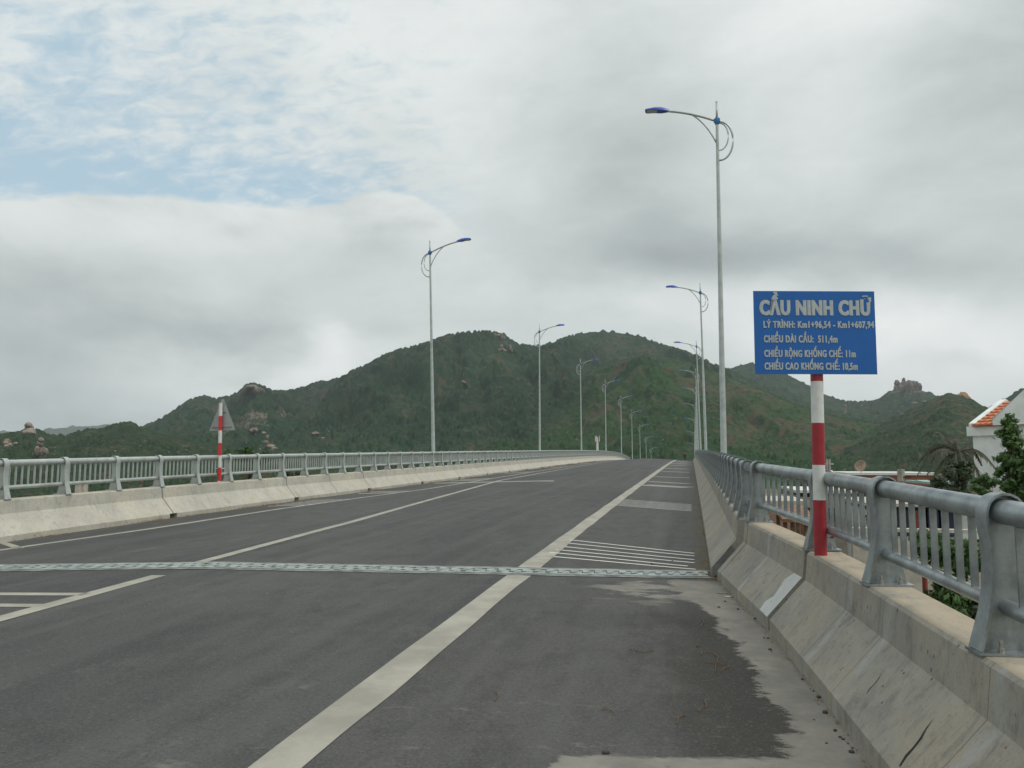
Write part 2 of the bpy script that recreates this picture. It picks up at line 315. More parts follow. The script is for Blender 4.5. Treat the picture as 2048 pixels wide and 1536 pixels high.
def concrete(name, c1, c2, stain, warm, side_=1):
    def fn(t, b):
        p = OC(t); sx_ = t.new('ShaderNodeSeparateXYZ'); t.put(sx_.inputs[0], p)
        n = t.noise(p, 1.6, 8, .66, .3); f = t.noise(p, 14, 6, .7); pit = t.noise(p, 45, 3, .6); sp = t.noise(p, 90, 2, .6)
        c = t.mix(t.ss(n, .30, .70), c1, c2)
        c = t.mix(t.m('MULTIPLY', t.ss(t.noise(t.map(p, (1, .8, 1), (4, 4, 4)), 1.5, 5, .62), .44, .68), .6), c, warm)
        st = t.noise(t.map(p, (1.2, 3.0, .8)), 2.6, 8, .70, .1)       # streaks running down the faces
        c = t.mix(t.m('MULTIPLY', t.ss(st, .52, .68), .55), c, stain)
        ds = t.noise(t.map(p, (7, 60, 7), (0, 0, 0), (0, R(-49) if side_ > 0 else R(49), 0)), 1.0, 5, .7)     # grain left by the form boards
        c = t.mix(t.m('MULTIPLY', t.ss(ds, .56, .68), .38), c, tuple(x*.55 for x in c1))
        c = t.mix(t.m('MULTIPLY', t.ss(ds, .44, .32), .20), c, tuple(min(1, x*1.25) for x in c2))
        c = t.mix(t.m('MULTIPLY', t.ss(f, .50, .70), .5), c, stain); c = t.mix(t.m('MULTIPLY', t.ss(sp, .5, .8), .35), c, tuple(x*.5 for x in c1))
        v = t.new('ShaderNodeTexVoronoi'); t.put(v.inputs['Vector'], t.map(p, (1, .7, .45))); v.inputs['Scale'].default_value = 21
        hole = t.m('MULTIPLY', t.ss(v.outputs['Distance'], .16, .09), t.ss(t.noise(p, 5, 2), .50, .58))
        c = t.mix(t.m('MULTIPLY', hole, .85), c, (.07, .068, .06))
        sh = t.ss(t.noise(t.map(p, (1, 1.3, 1), (9, 2, 1)), 1.7, 8, .72, .15), .57, .66)   # dark weathered marks
        c = t.mix(t.m('MULTIPLY', sh, .42), c, tuple(x*.75 for x in stain))
        sn_ = t.new('ShaderNodeSeparateXYZ'); t.put(sn_.inputs[0], t.new('ShaderNodeNewGeometry').outputs['True Normal']); sn0 = sn_.outputs[2]
        if side_ > 0:
            gp_ = t.new('ShaderNodeNewGeometry').outputs['Position']; sp_ = t.new('ShaderNodeSeparateXYZ'); t.put(sp_.inputs[0], gp_); yw = t.m('ADD', sp_.outputs[1], t.m('MULTIPLY', t.m('SUBTRACT', t.noise(p, 3, 4, .6), .5), .16))
            for y0 in (6.05, 5.25, 3.8, 8.7):
                bd = t.m('MULTIPLY', t.ss(t.m('ABSOLUTE', t.m('SUBTRACT', yw, y0)), .075, .015), t.ss(t.noise(p, 7, 5, .7), .36, .56))   # cement slurry over the form joints
                c = t.mix(t.m('MULTIPLY', bd, .55), c, (.36, .37, .36))
                ln = t.ss(t.m('ABSOLUTE', t.m('SUBTRACT', t.m('ADD', sp_.outputs[1], t.m('MULTIPLY', t.m('SUBTRACT', f, .5), .012)), y0+.09)), .007, .002)
                c = t.mix(t.m('MULTIPLY', ln, .6), c, (.09, .09, .08))
        else:
            gp_ = t.new('ShaderNodeNewGeometry').outputs['Position']; sp_ = t.new('ShaderNodeSeparateXYZ'); t.put(sp_.inputs[0], gp_)
            fr_ = t.m('PINGPONG', t.m('ADD', t.m('SUBTRACT', sp_.outputs[1], 15.9), t.m('MULTIPLY', t.m('SUBTRACT', f, .5), .03)), 2.82)
            ln = t.m('MULTIPLY', t.ss(fr_, .035, .01), t.ss(sn0, .98, .9)); c = t.mix(t.m('MULTIPLY', ln, .75), c, (.12, .115, .10))
        ge = t.new('ShaderNodeNewGeometry'); sn = t.new('ShaderNodeSeparateXYZ'); t.put(sn.inputs[0], ge.outputs['True Normal'])
        top = t.m('MULTIPLY', t.ss(sn.outputs[2], .9, .97), t.ss(t.noise(t.map(p, (2, .7, 1)), 2.5, 6, .65), .25, .5))   # flat top lightened as lit, put into the colour as a sandy dust tone
        c = t.mix(t.m('MULTIPLY', top, .8), c, (.44, .37, .27))
        t.put(b.inputs['Base Color'], c); b.inputs['Roughness'].default_value = .92; b.inputs['Specular IOR Level'].default_value = .25
        bump(t, b, t.m('ADD', t.m('ADD', t.m('MULTIPLY', f, .8), t.m('MULTIPLY', pit, .35)), t.m('MULTIPLY', hole, -1.0)), .5, .008)
    return mat(name, fn)
CONC = concrete('barrier_concrete', (.225, .218, .192), (.315, .302, .258), (.155, .148, .13), (.34, .295, .225))
CONCL = concrete('lit_tint_concrete', (.40, .39, .34), (.52, .50, .43), (.30, .29, .25), (.52, .47, .37), -1)  # paler copy for the left barrier: lit-side brightness put into the colour
CONCT = concrete('mortar_patch', (.44, .46, .45), (.50, .52, .51), (.38, .40, .39), (.46, .48, .47))
PLAINC = plain('plain_concrete', (.28, .28, .26), .9, 0, .2, 2.0, .3)
def galv(name, c1, c2, metal=.35, rough=.5):
    def fn(t, b):
        p = OC(t); n = t.noise(p, 5, 6, .65); s_ = t.noise(t.map(p, (1, 1, .25)), 22, 4, .6); d = t.noise(p, 1.3, 5, .6)
        c = t.mix(t.ss(n, .3, .7), c1, c2); c = t.mix(t.m('MULTIPLY', t.ss(s_, .5, .8), .3), c, tuple(x*1.35 for x in c2))
        c = t.mix(t.m('MULTIPLY', t.ss(d, .5, .72), .4), c, (.23, .215, .19))
        v = t.new('ShaderNodeTexVoronoi'); t.put(v.inputs['Vector'], p); v.inputs['Scale'].default_value = 60
        t.put(b.inputs['Base Color'], c); b.inputs['Metallic'].default_value = metal
        t.put(b.inputs['Roughness'], t.m('ADD', rough-.08, t.m('MULTIPLY', v.outputs['Color'], .14)))
        bump(t, b, s_, .08, .003)
    return mat(name, fn)
GALV = galv('galvanised_steel', (.19, .215, .22), (.36, .40, .405), .6, .38); GALVL = galv('sunlit_tint_steel', (.38, .41, .39), (.49, .53, .51)); GALVP = galv('pole_steel', (.36, .40, .39), (.48, .52, .50), .3, .45)  # left railing gets a paler copy, sunlit brightness put into its colour
BOLT = plain('bolt_steel', (.42, .41, .38), .4, .6, .3, 30)
BLUE = plain('lamp_blue', (.03, .08, .42), .35, 0, .15, 12); COLLAR = plain('collar_blue', (.02, .15, .38), .4, 0, .15, 12)
LENS = plain('lamp_glass', (.45, .46, .45), .2, 0, .1, 20)
RED = plain('red_paint', (.30, .015, .025), .45, 0, .12, 14, .05); WHITE = plain('white_paint', (.62, .63, .60), .5, 0, .08, 14, .05)
REDL = plain('bright_red_paint', (.55, .03, .03), .45, 0, .1, 14)
SIGNB = plain('sign_blue', (.001, .105, .38), .5, 0, .06, 3); SIGNW = plain('sign_letter_silver', (.42, .46, .46), .5, 0, .08, 20)
SIGNBK = plain('sign_back_aluminium', (.33, .35, .35), .5, .3, .08, 8)
DARK = plain('dark_gap', (.02, .02, .02), .9); STEELB = plain('joint_steel', (.25, .285, .27), .6, .2, .45, 7, .2); NOSE = plain('joint_mortar', (.17, .18, .165), .9, 0, .45, 5, .4)
DPLATE = plain('weathered_plate', (.19, .19, .18), .6, .3, .25, 9)
WALLW = plain('white_render', (.68, .71, .69), .85, 0, .08, 1.5, .1); PINK = plain('pink_brick', (.30, .19, .15), .9, 0, .25, 3)
WOOD = plain('old_wood', (.20, .12, .07), .85, 0, .35, 6); PALE = plain('pale_stone', (.45, .42, .36), .9, 0, .15, 3)
TEAL = plain('teal_sheet', (.28, .42, .40), .6, .1, .12, 2); GREENP = plain('green_plastic', (.01, .16, .12), .5); BLUEP = plain('blue_shutter', (.02, .026, .06), .6); REDP = plain('red_panel', (.22, .05, .035), .6)
GLASSD = plain('dark_window', (.03, .035, .04), .15)
def m_brick(t, b):
    p = OC(t); br = t.new('ShaderNodeTexBrick'); t.put(br.inputs['Vector'], t.map(p, (1, 1, 1), (0, 0, 0), (R(90), 0, 0)))
    br.inputs['Scale'].default_value = 4; br.inputs['Color1'].default_value = (.33, .12, .06, 1); br.inputs['Color2'].default_value = (.25, .085, .045, 1); br.inputs['Mortar'].default_value = (.22, .14, .10, 1)
    t.put(b.inputs['Base Color'], t.mix(t.m('MULTIPLY', t.noise(p, 1, 5), .5), br.outputs[0], (.20, .09, .06))); b.inputs['Roughness'].default_value = .9
BRICK = mat('red_brick', m_brick)
def m_tile(t, b):
    p = OC(t); n = t.noise(p, 5, 5, .6)
    t.put(b.inputs['Base Color'], t.mix(t.ss(n, .3, .7), (.40, .12, .05), (.58, .20, .09))); b.inputs['Roughness'].default_value = .7
TILE = mat('clay_tile', m_tile)
def leafmat(name, c1, c2, c3):
    def fn(t, b):
        oi = t.attr('leafv'); n = t.noise(OC(t), 1.4, 3, .6)
        c = t.mix(oi, c1, c2); c = t.mix(t.m('MULTIPLY', t.ss(n, .5, .75), .6), c, c3)
        t.put(b.inputs['Base Color'], c); b.inputs['Roughness'].default_value = .55
        b.inputs['Subsurface Weight'].default_value = 0
        tr = t.new('ShaderNodeBsdfTranslucent'); t.put(tr.inputs[0], c); mx = t.new('ShaderNodeMixShader'); mx.inputs[0].default_value = .3
        t.l.new(b.outputs[0], mx.inputs[1]); t.l.new(tr.outputs[0], mx.inputs[2]); t.l.new(mx.outputs[0], t.n['Material Output'].inputs[0])
    return mat(name, fn)
LEAF = leafmat('broad_leaf', (.035, .085, .018), (.085, .17, .035), (.055, .11, .025)); LEAFD = leafmat('dark_leaf', (.022, .045, .015), (.05, .075, .025), (.06, .055, .025))
FROND = leafmat('palm_frond', (.028, .034, .016), (.06, .07, .028), (.07, .058, .034)); BARK = plain('bark', (.12, .09, .065), .9, 0, .3, 8, .4)
STRAW = leafmat('dry_grass', (.20, .12, .05), (.34, .23, .10), (.16, .11, .05)); STONE = plain('pebble_stone', (.06, .055, .055), .9, 0, .5, 30); LITTER = plain('pale_litter', (.6, .6, .58), .7)
# ------------------------------------------------------------------ road surface
EP = [(-40, -1.05), (-5, -.19), (0, -.05), (4, .06), (9, .20), (13.6, .32), (21, .47), (45, .89), (70, 1.30), (85, 1.53), (95, 1.67), (110, 1.84), (124, 1.90), (137, 1.80), (150, 1.50), (163, 1.0), (185, -.3), (210, -2.1), (236, -4.4), (262, -7.0), (300, -9.8), (360, -10.8)]
_ex = np.array([p[0] for p in EP]); _ez = np.array([p[1] for p in EP])
def _smooth_profile():
    ys = np.arange(-40, 361, .5); z = np.interp(ys, _ex, _ez); 
    zz = z.copy()
    for yy_w in (1,):
        k = np.hanning(27); k /= k.sum(); zp = np.pad(z, 13, mode='edge'); zz = np.convolve(zp, k, 'valid')
    near = ys < 12; wgt = np.clip((ys-6)/10, 0, 1)
    return ys, zz*wgt+z*(1-wgt)
_PY, _PZ = _smooth_profile()
def edge_z(Y): return float(np.interp(Y, _PY, _PZ))
XC, XLB = -6.1, -11.25
YJ = 10.02
XBP = [(-8, 1.5), (2, 1.02), (3.7, .92), (4.4, .87), (5.8, .765), (7.4, .62), (9.93, .27)]
def xrb(Y): return float(np.interp(Y, [p[0] for p in XBP], [p[1] for p in XBP])) if Y < YJ else .205
def crown(Y): 
    t = min(max((Y-12)/80, 0), 1); return .085+.25*t*t*(3-2*t)
def road(X, Y):
    hw = 5.7; s = min(abs(X-XC)/hw, 1.3); return edge_z(Y)+crown(Y)*(1-s)*(1 if s < 1 else .5)
def sheet(name, X0, X1, Ys, nx, dz, mat_, attr=False, th=0):
    verts = []; gut = []
    for Y in Ys:
        a, b_ = X0(Y), X1(Y)
        for i in range(nx+1):
            X = a+(b_-a)*i/nx; verts.append((X, Y, road(X, Y)+dz)); gut.append(min(xrb(Y)-X, X-XLB))
    fs = [(j*(nx+1)+i, j*(nx+1)+i+1, (j+1)*(nx+1)+i+1, (j+1)*(nx+1)+i) for j in range(len(Ys)-1) for i in range(nx)]
    me = bpy.data.meshes.new(name); me.from_pydata(verts, [], fs); me.update()
    if attr:
        a = me.attributes.new('gut', 'FLOAT', 'POINT'); a.data.foreach_set('value', gut)
    me.shade_smooth()
    return link(name, me, mat_)
Ys_all = sorted(set([round(-40+.5*i, 3) for i in range(801)]+[10.01, 10.03]))
o = sheet('road', lambda Y: XLB-.35, lambda Y: xrb(Y)+.35, Ys_all, 48, 0, ASPHALT, True); tag(o, kind='structure')
# slab and edge beams carrying the road
m = MB(); rings = []
for Y in [-40, -20, 0]+list(range(10, 361, 10)):
    z = edge_z(Y)-.06; xr = xrb(Y)+1.0 if Y < YJ else 1.2
    rings.append([(XLB-.95, Y, z), (xr, Y, z), (xr, Y, z-.45), (-2, Y, z-1.5), (-9.5, Y, z-1.5), (XLB-.95, Y, z-.45)])
m.sweep(rings); tag(m.build('bridge_deck', PLAINC), kind='structure')
# embankment under the approach
m = MB(); rings = []
for Y in (-40, -20, 0, 8.8):
    z = edge_z(Y)-1.56; rings.append([(XLB-1.2, Y, z), (1.6, Y, z), (5, Y, -12), (XLB-6, Y, -12)])
m.sweep(rings); tag(m.build('embankment', plain('embankment_soil', (.17, .14, .09), .95, 0, .3, 1.2, .4)), kind='structure')
for Y in range(40, 260, 33):
    m = MB(); z = edge_z(Y)-1.57
    m.box((-5.6, Y, z-.5), (9, 1.6, 1.0)); 
    for x in (-8, -3.2): m.tube([(x, Y, -14), (x, Y, z-1.0)], .6, 20)
    o = m.build('bridge_pier', PLAINC, angle=40); tag(o, 'grey concrete bridge pier hidden under the deck', 'pier', 'piers under the bridge deck')
# ------------------------------------------------------------------ painted markings
MK = []
def mark_poly(name, pts, width, mat_, jit=.0):
    """stripe along world polyline pts (x,y) with given width; sits 4 mm above the asphalt"""
    P = [Vector(p) for p in pts]; fine = []
    for a, b_ in zip(P, P[1:]):
        n = max(1, int((b_-a).length/.25)); fine += [a.lerp(b_, i/n) for i in range(n)]
    fine.append(P[-1]); vs = []; k = len(fine)
    for i, p in enumerate(fine):
        t = (fine[min(i+1, k-1)]-fine[max(i-1, 0)]).normalized(); nrm = Vector((t.y, -t.x))
        for q in (-1, -.33, .33, 1):
            jj = (vn(np.array([p.x*1.3+p.y*1.1]), np.array([q*7+3.3]), 3)[0]-.5)*jit if abs(q) == 1 else 0
            v = p+nrm*(q*width/2+jj); vs.append((v.x, v.y, road(v.x, v.y)+.004))
    fs = [(i*4+j, i*4+j+1, i*4+j+5, i*4+j+4) for i in range(k-1) for j in range(3)]
    me = bpy.data.meshes.new(name); me.from_pydata(vs, [], fs); me.update(); o = link(name, me, mat_); tag(o, kind='structure'); me.shade_smooth(); return o
def px2(*pts): return [on(x, y, road).xy for x, y in pts]
JN, JF = 8.98, 9.55                                     # joint band (at the right barrier)
def joint_y(X): return 9.27-(X-.3)*JS
_jl = on(0, 1136, road); _jr = on(1400, 1149, road); JS = (_jl.y-_jr.y)/(_jr.x-_jl.x); J0 = _jr.y+(_jr.x-.3)*JS
def joint_y(X): return J0-(X-.3)*JS
wl = -2.06
mark_poly('lane_line', [(wl, 1.5), (wl, joint_y(wl)-.30)], .27, PAINT, .03)
mark_poly('lane_line', [(wl, joint_y(wl)+.30)]+[(wl, y) for y in (30, 60, 90, 120, 150, 180)], .27, PAINT, .03)
cpts = px2((392, 1127), (700, 1045), (1000, 961)); dC = cpts[-1]
mark_poly('lane_line', cpts+[Vector((dC.x+.0, 60)), Vector((dC.x+.05, 100)), Vector((dC.x+.1, 170))], .17, PAINT, .02)
a, b_ = px2((318, 1151), (-60, 1254)); mark_poly('lane_line', [a, b_, b_+(b_-a)*1.0], .20, PAINT, .02)
for p, q in (((172, 1189), (-140, 1188)), ((100, 1212), (-140, 1210))): mark_poly('hatch_bar', px2(p, q), .15, PAINT, .02)
lp = px2((-120, 1113), (0, 1100.5), (300, 1058), (560, 1018), (860, 977)); dL = lp[-1]
mark_poly('lane_line', lp+[Vector((dL.x, 60)), Vector((dL.x, 100)), Vector((dL.x, 170))], .15, PAINT, .02)
mark_poly('hatch_bar', px2((40, 1097), (-40, 1070)), .13, PAINT)
Lb = [(1139.5, 1080), (1135, 1086.5), (1122, 1093), (1111.5, 1099.4), (1098.7, 1104.8), (1090, 1111.9)]
Rb = [(1388.7, 1107), (1388.7, 1112.3), (1388.7, 1119.8), (1388.7, 1126), (1375, 1132.5), (1391, 1139)]
for p, q in zip(Lb, Rb): mark_poly('rumble_bar', px2(p, q), .055, BPAINT, .006)
for i in range(7):
    s = i/6; mark_poly('rumble_bar', px2((1247-14*s, 999+11.6*s), (1383, 1009.6+12.4*s)), .06, BPAINT, .006)
for (x0, y0, y1, wd) in ((1283, 970, 975, 1.0), (1293, 963, 967.5, .55), (1305, 953.3, 955.5, .6), (1321, 942.7, 944.8, .85), (1325, 937, 938, .9), (1338, 931, 931.8, .9), (1341, 927.6, 928, 1.2), (1345, 923.8, 924.2, 1.4)):
    p, q = px2((x0+3, y0), (1379, y1)); mark_poly('cross_band', [p, q], wd, FPAINT, .02)
LI = lambda Y: float(np.interp(Y, [v.y for v in lp], [v.x for v in lp]))
for Y0, n, st, wd, mt in ((19.6, 7, .42, .07, BPAINT), (25.5, 2, 1.0, .5, FPAINT), (36, 2, 1.6, .8, FPAINT), (47, 2, 2, .8, FPAINT), (60, 2, 3, 1.0, FPAINT), (76, 2, 3, 1.2, FPAINT)):
    for i in range(n): mark_poly('rumble_bar' if mt == BPAINT else 'cross_band', [(XLB+.35, Y0+i*st-.25), (LI(Y0+i*st)-.05, Y0+i*st+.1)], wd, mt, .01)
p, q = px2((870, 966.5), (1108, 962.3)); mark_poly('cross_band', [p, q], .9, FPAINT, .02)
p, q = px2((1020, 951), (1150, 948)); 
# ------------------------------------------------------------------ expansion joint with interlocking teeth
jt = empty('expansion_joint', (-5, joint_y(-5), road(-5, joint_y(-5))), label='pale steel comb expansion joint crossing the asphalt in front of the hatched bars', cat='expansion joint')
def jp(X, d, h):   # X, distance across joint
    Y = joint_y(X)+d; return (X+5, Y-joint_y(-5), road(X, Y)+h-road(-5, joint_y(-5)))
XA, XB = XLB+.02, .205
def strip(name, d0, d1, h, mt, n=60, x1=XB, th=.0):
    m = MB(); vs = []
    for i in range(n+1):
        X = XA+(x1-XA)*i/n; vs += [jp(X, d0(X) if callable(d0) else d0, h), jp(X, d1(X) if callable(d1) else d1, h)]
    m.add(vs, [(2*i, 2*i+2, 2*i+3, 2*i+1) for i in range(n)]); o = m.build(name, mt, jt)
    return o
rg = lambda X, s, a: a+.035*(vn(np.array([X*2.1]), np.array([s]), 5)[0]-.5)
strip('mortar_nosing', lambda X: rg(X, 1.3, -.31), -.195, .006, NOSE, 200); strip('mortar_nosing', .195, lambda X: rg(X, 4.3, .31), .006, NOSE, 200)
strip('joint_gap', -.2, .2, .003, DARK, 60, XA+int((XB-XA)/.148)*.148)
PT = .148; nt_ = int((XB-XA)/PT)
for sgn in (-1, 1):
    m = MB()
    for i in range(nt_):
        x0 = XA+i*PT
        pr = [(0, .085), (.028, .085), (.050, -.085), (.100, -.085), (.122, .085), (PT, .085)]     # boundary wave
        for (ua, va), (ub, vb) in zip(pr, pr[1:]):
            if sgn < 0: q = [jp(x0+ua, -.20, .012), jp(x0+ub, -.20, .012), jp(x0+ub, -vb-.034, .012), jp(x0+ua, -va-.034, .012)]
            else: q = [jp(x0+ua, -va+.034, .012), jp(x0+ub, -vb+.034, .012), jp(x0+ub, .20, .012), jp(x0+ua, .20, .012)]
            m.add(q, [(0, 1, 2, 3)]); m.add([(x, y, z-.009) for x, y, z in q], [(3, 2, 1, 0)])
            n0 = len(m.v)-8; m.f += [(n0, n0+4, n0+5, n0+1), (n0+2, n0+6, n0+7, n0+3)]; m.mi += [0, 0]
    m.build('comb_plate', STEELB, jt)
# ------------------------------------------------------------------ concrete barriers
PROF = [(0, -.05), (0, .105), (.30, .45), (.325, .67), (.345, .69), (.60, .69), (.62, .67), (.62, -.45)]
NOTCH = [(.20, -.05), (.20, .10), (.003, .11), (.30, .45), (.325, .67), (.345, .69), (.60, .69), (.62, .67), (.62, -.45)]; NOTCH = [(.2, -.05), (.2, .104), (.004, .112)]+PROF[2:]
CT = .69
def barrier(name, side, Ya, Yb, mt, label, seglen=None, drains=(), step=2.0, jitter=0):
    o_ = Vector((xrb(Ya) if side > 0 else XLB, Ya, edge_z(Ya)))
    root = empty(name, o_, label=label, cat='barrier', group='concrete barriers along the bridge edges')
    def ring(Y, prof):
        xb = xrb(max(Y, 10.05) if Yb > 11 else min(Y, 10.0)) if side > 0 else XLB; z = edge_z(Y)
        return [(xb+side*u-o_.x, Y-o_.y, z+v-o_.z) for u, v in prof]
    m = MB(); cuts = sorted(set([Ya, Yb]+([Ya+seglen*i for i in range(1, int((Yb-Ya)/seglen)+1)] if seglen else [])))
    for a, b_ in zip(cuts, cuts[1:]):
        a2 = a+.012; b2 = b_-.012
        if b2-a2 < .3: continue
        hole = [d for d in drains if a2 < d < b2]
        marks = [a2]
        for d in hole: marks += [d-.13, d+.13]
        marks.append(b2); rings = []
        for i, (s, e) in enumerate(zip(marks, marks[1:])):
            n = max(1, int((e-s)/step)); nt2 = i % 2 == 1
            m.sweep([ring(s+(e-s)*j/n, NOTCH if nt2 else PROF) for j in range(n+1)])
    ob = m.build('barrier_body', mt, root); return root, o_
dr = [15.9, 21.6, 27, 32.8, 38.4, 44, 49.6, 55.2, 60.8, 66.4, 72, 77.6, 83.2, 88.8]
bl, _ = barrier('concrete_barrier', -1, 8.5, 170, CONCL, 'long cream concrete barrier on the far left side of the road with drain holes', 15.9, dr)
br_, obr = barrier('concrete_barrier', 1, 10.12, 170, CONC, 'long grey concrete barrier on the right beyond the steel joint, running to the crest', 5.3, [])
bm_, obm = barrier('concrete_barrier', 1, 7.42, 9.93, CONC, 'short concrete barrier block between the two joints with a pale mortar end', None, [], .4)
bn, obn = barrier('concrete_barrier', 1, -8, 7.35, CONC, 'weathered concrete barrier nearest the camera at right below the steel railing', 26, [], .4)
bx, _ = barrier('concrete_barrier', -1, -8, 8.45, CONCL, 'cream concrete barrier of the approach on the left outside the picture', 8, [])
bpy.data.objects.remove(kids(bx)[0]); bpy.data.objects.remove(bx)
# steel cover plate at the joint, pale mortar end, cracks
def onbar(Y, u, v, off=.004):
    xb = xrb(Y); return Vector((xb+u, Y, edge_z(Y)+v))
m = MB(); z0 = edge_z(10.1)
q = [(.235+0.0, 9.40), (.235+.30, 9.40)]
def plate(m, pts, th):
    n = len(pts); nn = (Vector(pts[1])-Vector(pts[0])).cross(Vector(pts[-1])-Vector(pts[0])).normalized()
    a = [Vector(p) for p in pts]; b_ = [p+nn*th for p in a]
    m.add(a+b_, [tuple(range(n))[::-1], tuple(range(n, 2*n))]+[(i, (i+1) % n, n+(i+1) % n, n+i) for i in range(n)])
X9 = .205
plate(m, [(X9-.004+.02, 10.105, z0+.0), (X9-.004+.02, 10.105, z0+.125), (X9+.24, 10.105, z0+.385), (X9+.30, 10.105, z0+.315), (X9+.13, 10.105, z0+.05)], .012)
plate(m, [(X9+.225, 10.05, z0+.375), (X9+.29, 10.05, z0+.30), (X9+.29, 10.102, z0+.30), (X9+.225, 10.102, z0+.375)], .008)
m.v = [(v[0]-obr.x, v[1]-obr.y, v[2]-obr.z) for v in m.v]
tag(m.build('joint_cover_plate', DPLATE, br_), 'dark steel cover plate at the joint')
m = MB()
def barq(Ya, Yb, o0, uv, off):
    out_ = []
    for Y in (Ya, Yb):
        out_ += [(onbar(Y, u-off*.77, v+off*.64)-o0) for u, v in uv]
    return out_
n_ = 5; uvp = [(.0+.30*i/n_, .105+.345*i/n_) for i in range(n_+1)]
ya = [7.435]*6; yb = [7.72+.05*math.sin(i*2.1) for i in range(6)]
vs = [onbar(ya[i], u-.003, v+.003)-obm for i, (u, v) in enumerate(uvp)]+[onbar(yb[i], u-.003, v+.003)-obm for i, (u, v) in enumerate(uvp)]
m.add(vs, [(i, i+1, n_+2+i, n_+1+i) for i in range(n_)]); tag(m.build('mortar_repair', CONCT, bm_), 'pale smooth mortar repair at the end')
m = MB()
for Y, w_ in ((9.72, .012),):
    uv = [(-.003, 0), (-.003, .105), (.298, .45), (.322, .67)]
    vs = [onbar(Y, u, v+.002)-obm for u, v in uv]+[onbar(Y+w_, u, v+.002)-obm for u, v in uv]
    m.add(vs, [(i, i+1, 5+i, 4+i) for i in range(3)])
m.build('surface_crack', DARK, bm_)
for (ya_, yb_, ua, ub, wd) in ((4.16, 4.22, .025, .20, .010), (4.95, 4.99, .10, .22, .004)):
    m = MB(); A = [onbar(ya_+(yb_-ya_)*t+.008*math.sin(9*t), ua+(ub-ua)*t-.002, .105+(ua+(ub-ua)*t)*1.15+.003)-obn for t in (0, .2, .4, .6, .8, 1)]
    W = [.5*wd, 1.0*wd, .7*wd, .85*wd, .4*wd, .1*wd]
    m.add([a+Vector((0, -w2, 0)) for a, w2 in zip(A, W)]+[a+Vector((0, w2, 0)) for a, w2 in zip(A, W)], [(i, i+1, 7+i, 6+i) for i in range(5)])
    m.build('surface_crack', DARK, bn)
# ------------------------------------------------------------------ steel railing
RH, RPIPE, LPIPE, LH = .628, .056, .036, .20       # heights above the concrete top
PU = .14                                          # pipe centre from the front of the base plate
def post_mesh():
    """web + curved front flange; local x = outwards, y along the bridge, z up"""
    front = [(.005, .012), (.027, .09), (.052, .18), (.070, .28), (.078, .40), (.074, .50), (.063, .57), (.062, .615)]
    rr = RPIPE+.018; arc = [(PU-rr*math.cos(R(a)), RH+rr*math.sin(R(a))) for a in (8, 30, 55, 80, 105, 130, 155, 180, 205)]
    fl = front+arc
    back = [(.205, .48), (.198, .34), (.212, .22), (.245, .08), (.262, .012)]
    web = MB(); poly = fl+back
    n = len(poly); c = (.14, .25)
    for y in (-.006, .006):
        web.add([(u, y, v) for u, v in poly]+[(c[0], y, c[1])], [(i, (i+1) % n, n) for i in range(n)])
    web.add([(u, -.006, v) for u, v in back]+[(u, .006, v) for u, v in back], [(i, i+1, len(back)+i+1, len(back)+i) for i in range(len(back)-1)])
    f = MB(); W = .055; T = .011; ring = []
    for i, (u, v) in enumerate(fl):
        a = Vector(fl[max(i-1, 0)]); b_ = Vector(fl[min(i+1, len(fl)-1)]); t = (b_-a).normalized(); nn = Vector((-t.y, t.x))
        wv = W if i > 2 else W+.004*(2-i)
        ring.append([(u, -wv, v), (u, wv, v), (u+nn.x*T, wv, v+nn.y*T), (u+nn.x*T, -wv, v+nn.y*T)])
    f.sweep(ring)
    p = MB(); p.box((.135, 0, .006), (.30, .15, .012))
    b = MB()
    b.tube([(0, 0, .012), (0, 0, .03), (0, 0, .0301), (0, 0, .065)], [.015, .015, .008, .008], 8)
    def fin(m_, nm, mt, ang=None):
        me = m_.mesh(nm); me.materials.append(mt)
        if ang: me.shade_smooth(); sharp_by_angle(me, ang)
        return me
    return fin(web, 'post_web', GALV), fin(f, 'post_flange', GALV, 50), fin(p, 'base_plate', GALV), fin(b, 'anchor_bolt', BOLT)
W_, Fm_, Pm_, Bm_ = post_mesh()
def _mirror(me, mt=None):
    c = me.copy(); bm = bmesh.new(); bm.from_mesh(c); bmesh.ops.scale(bm, vec=(-1, 1, 1), verts=bm.verts); bmesh.ops.reverse_faces(bm, faces=bm.faces); bm.to_mesh(c); bm.free()
    if mt: c.materials[0] = mt
    return c
LWm, LFm, LPm, LBm = _mirror(W_, GALVL), _mirror(Fm_, GALVL), _mirror(Pm_, GALVL), _mirror(Bm_)
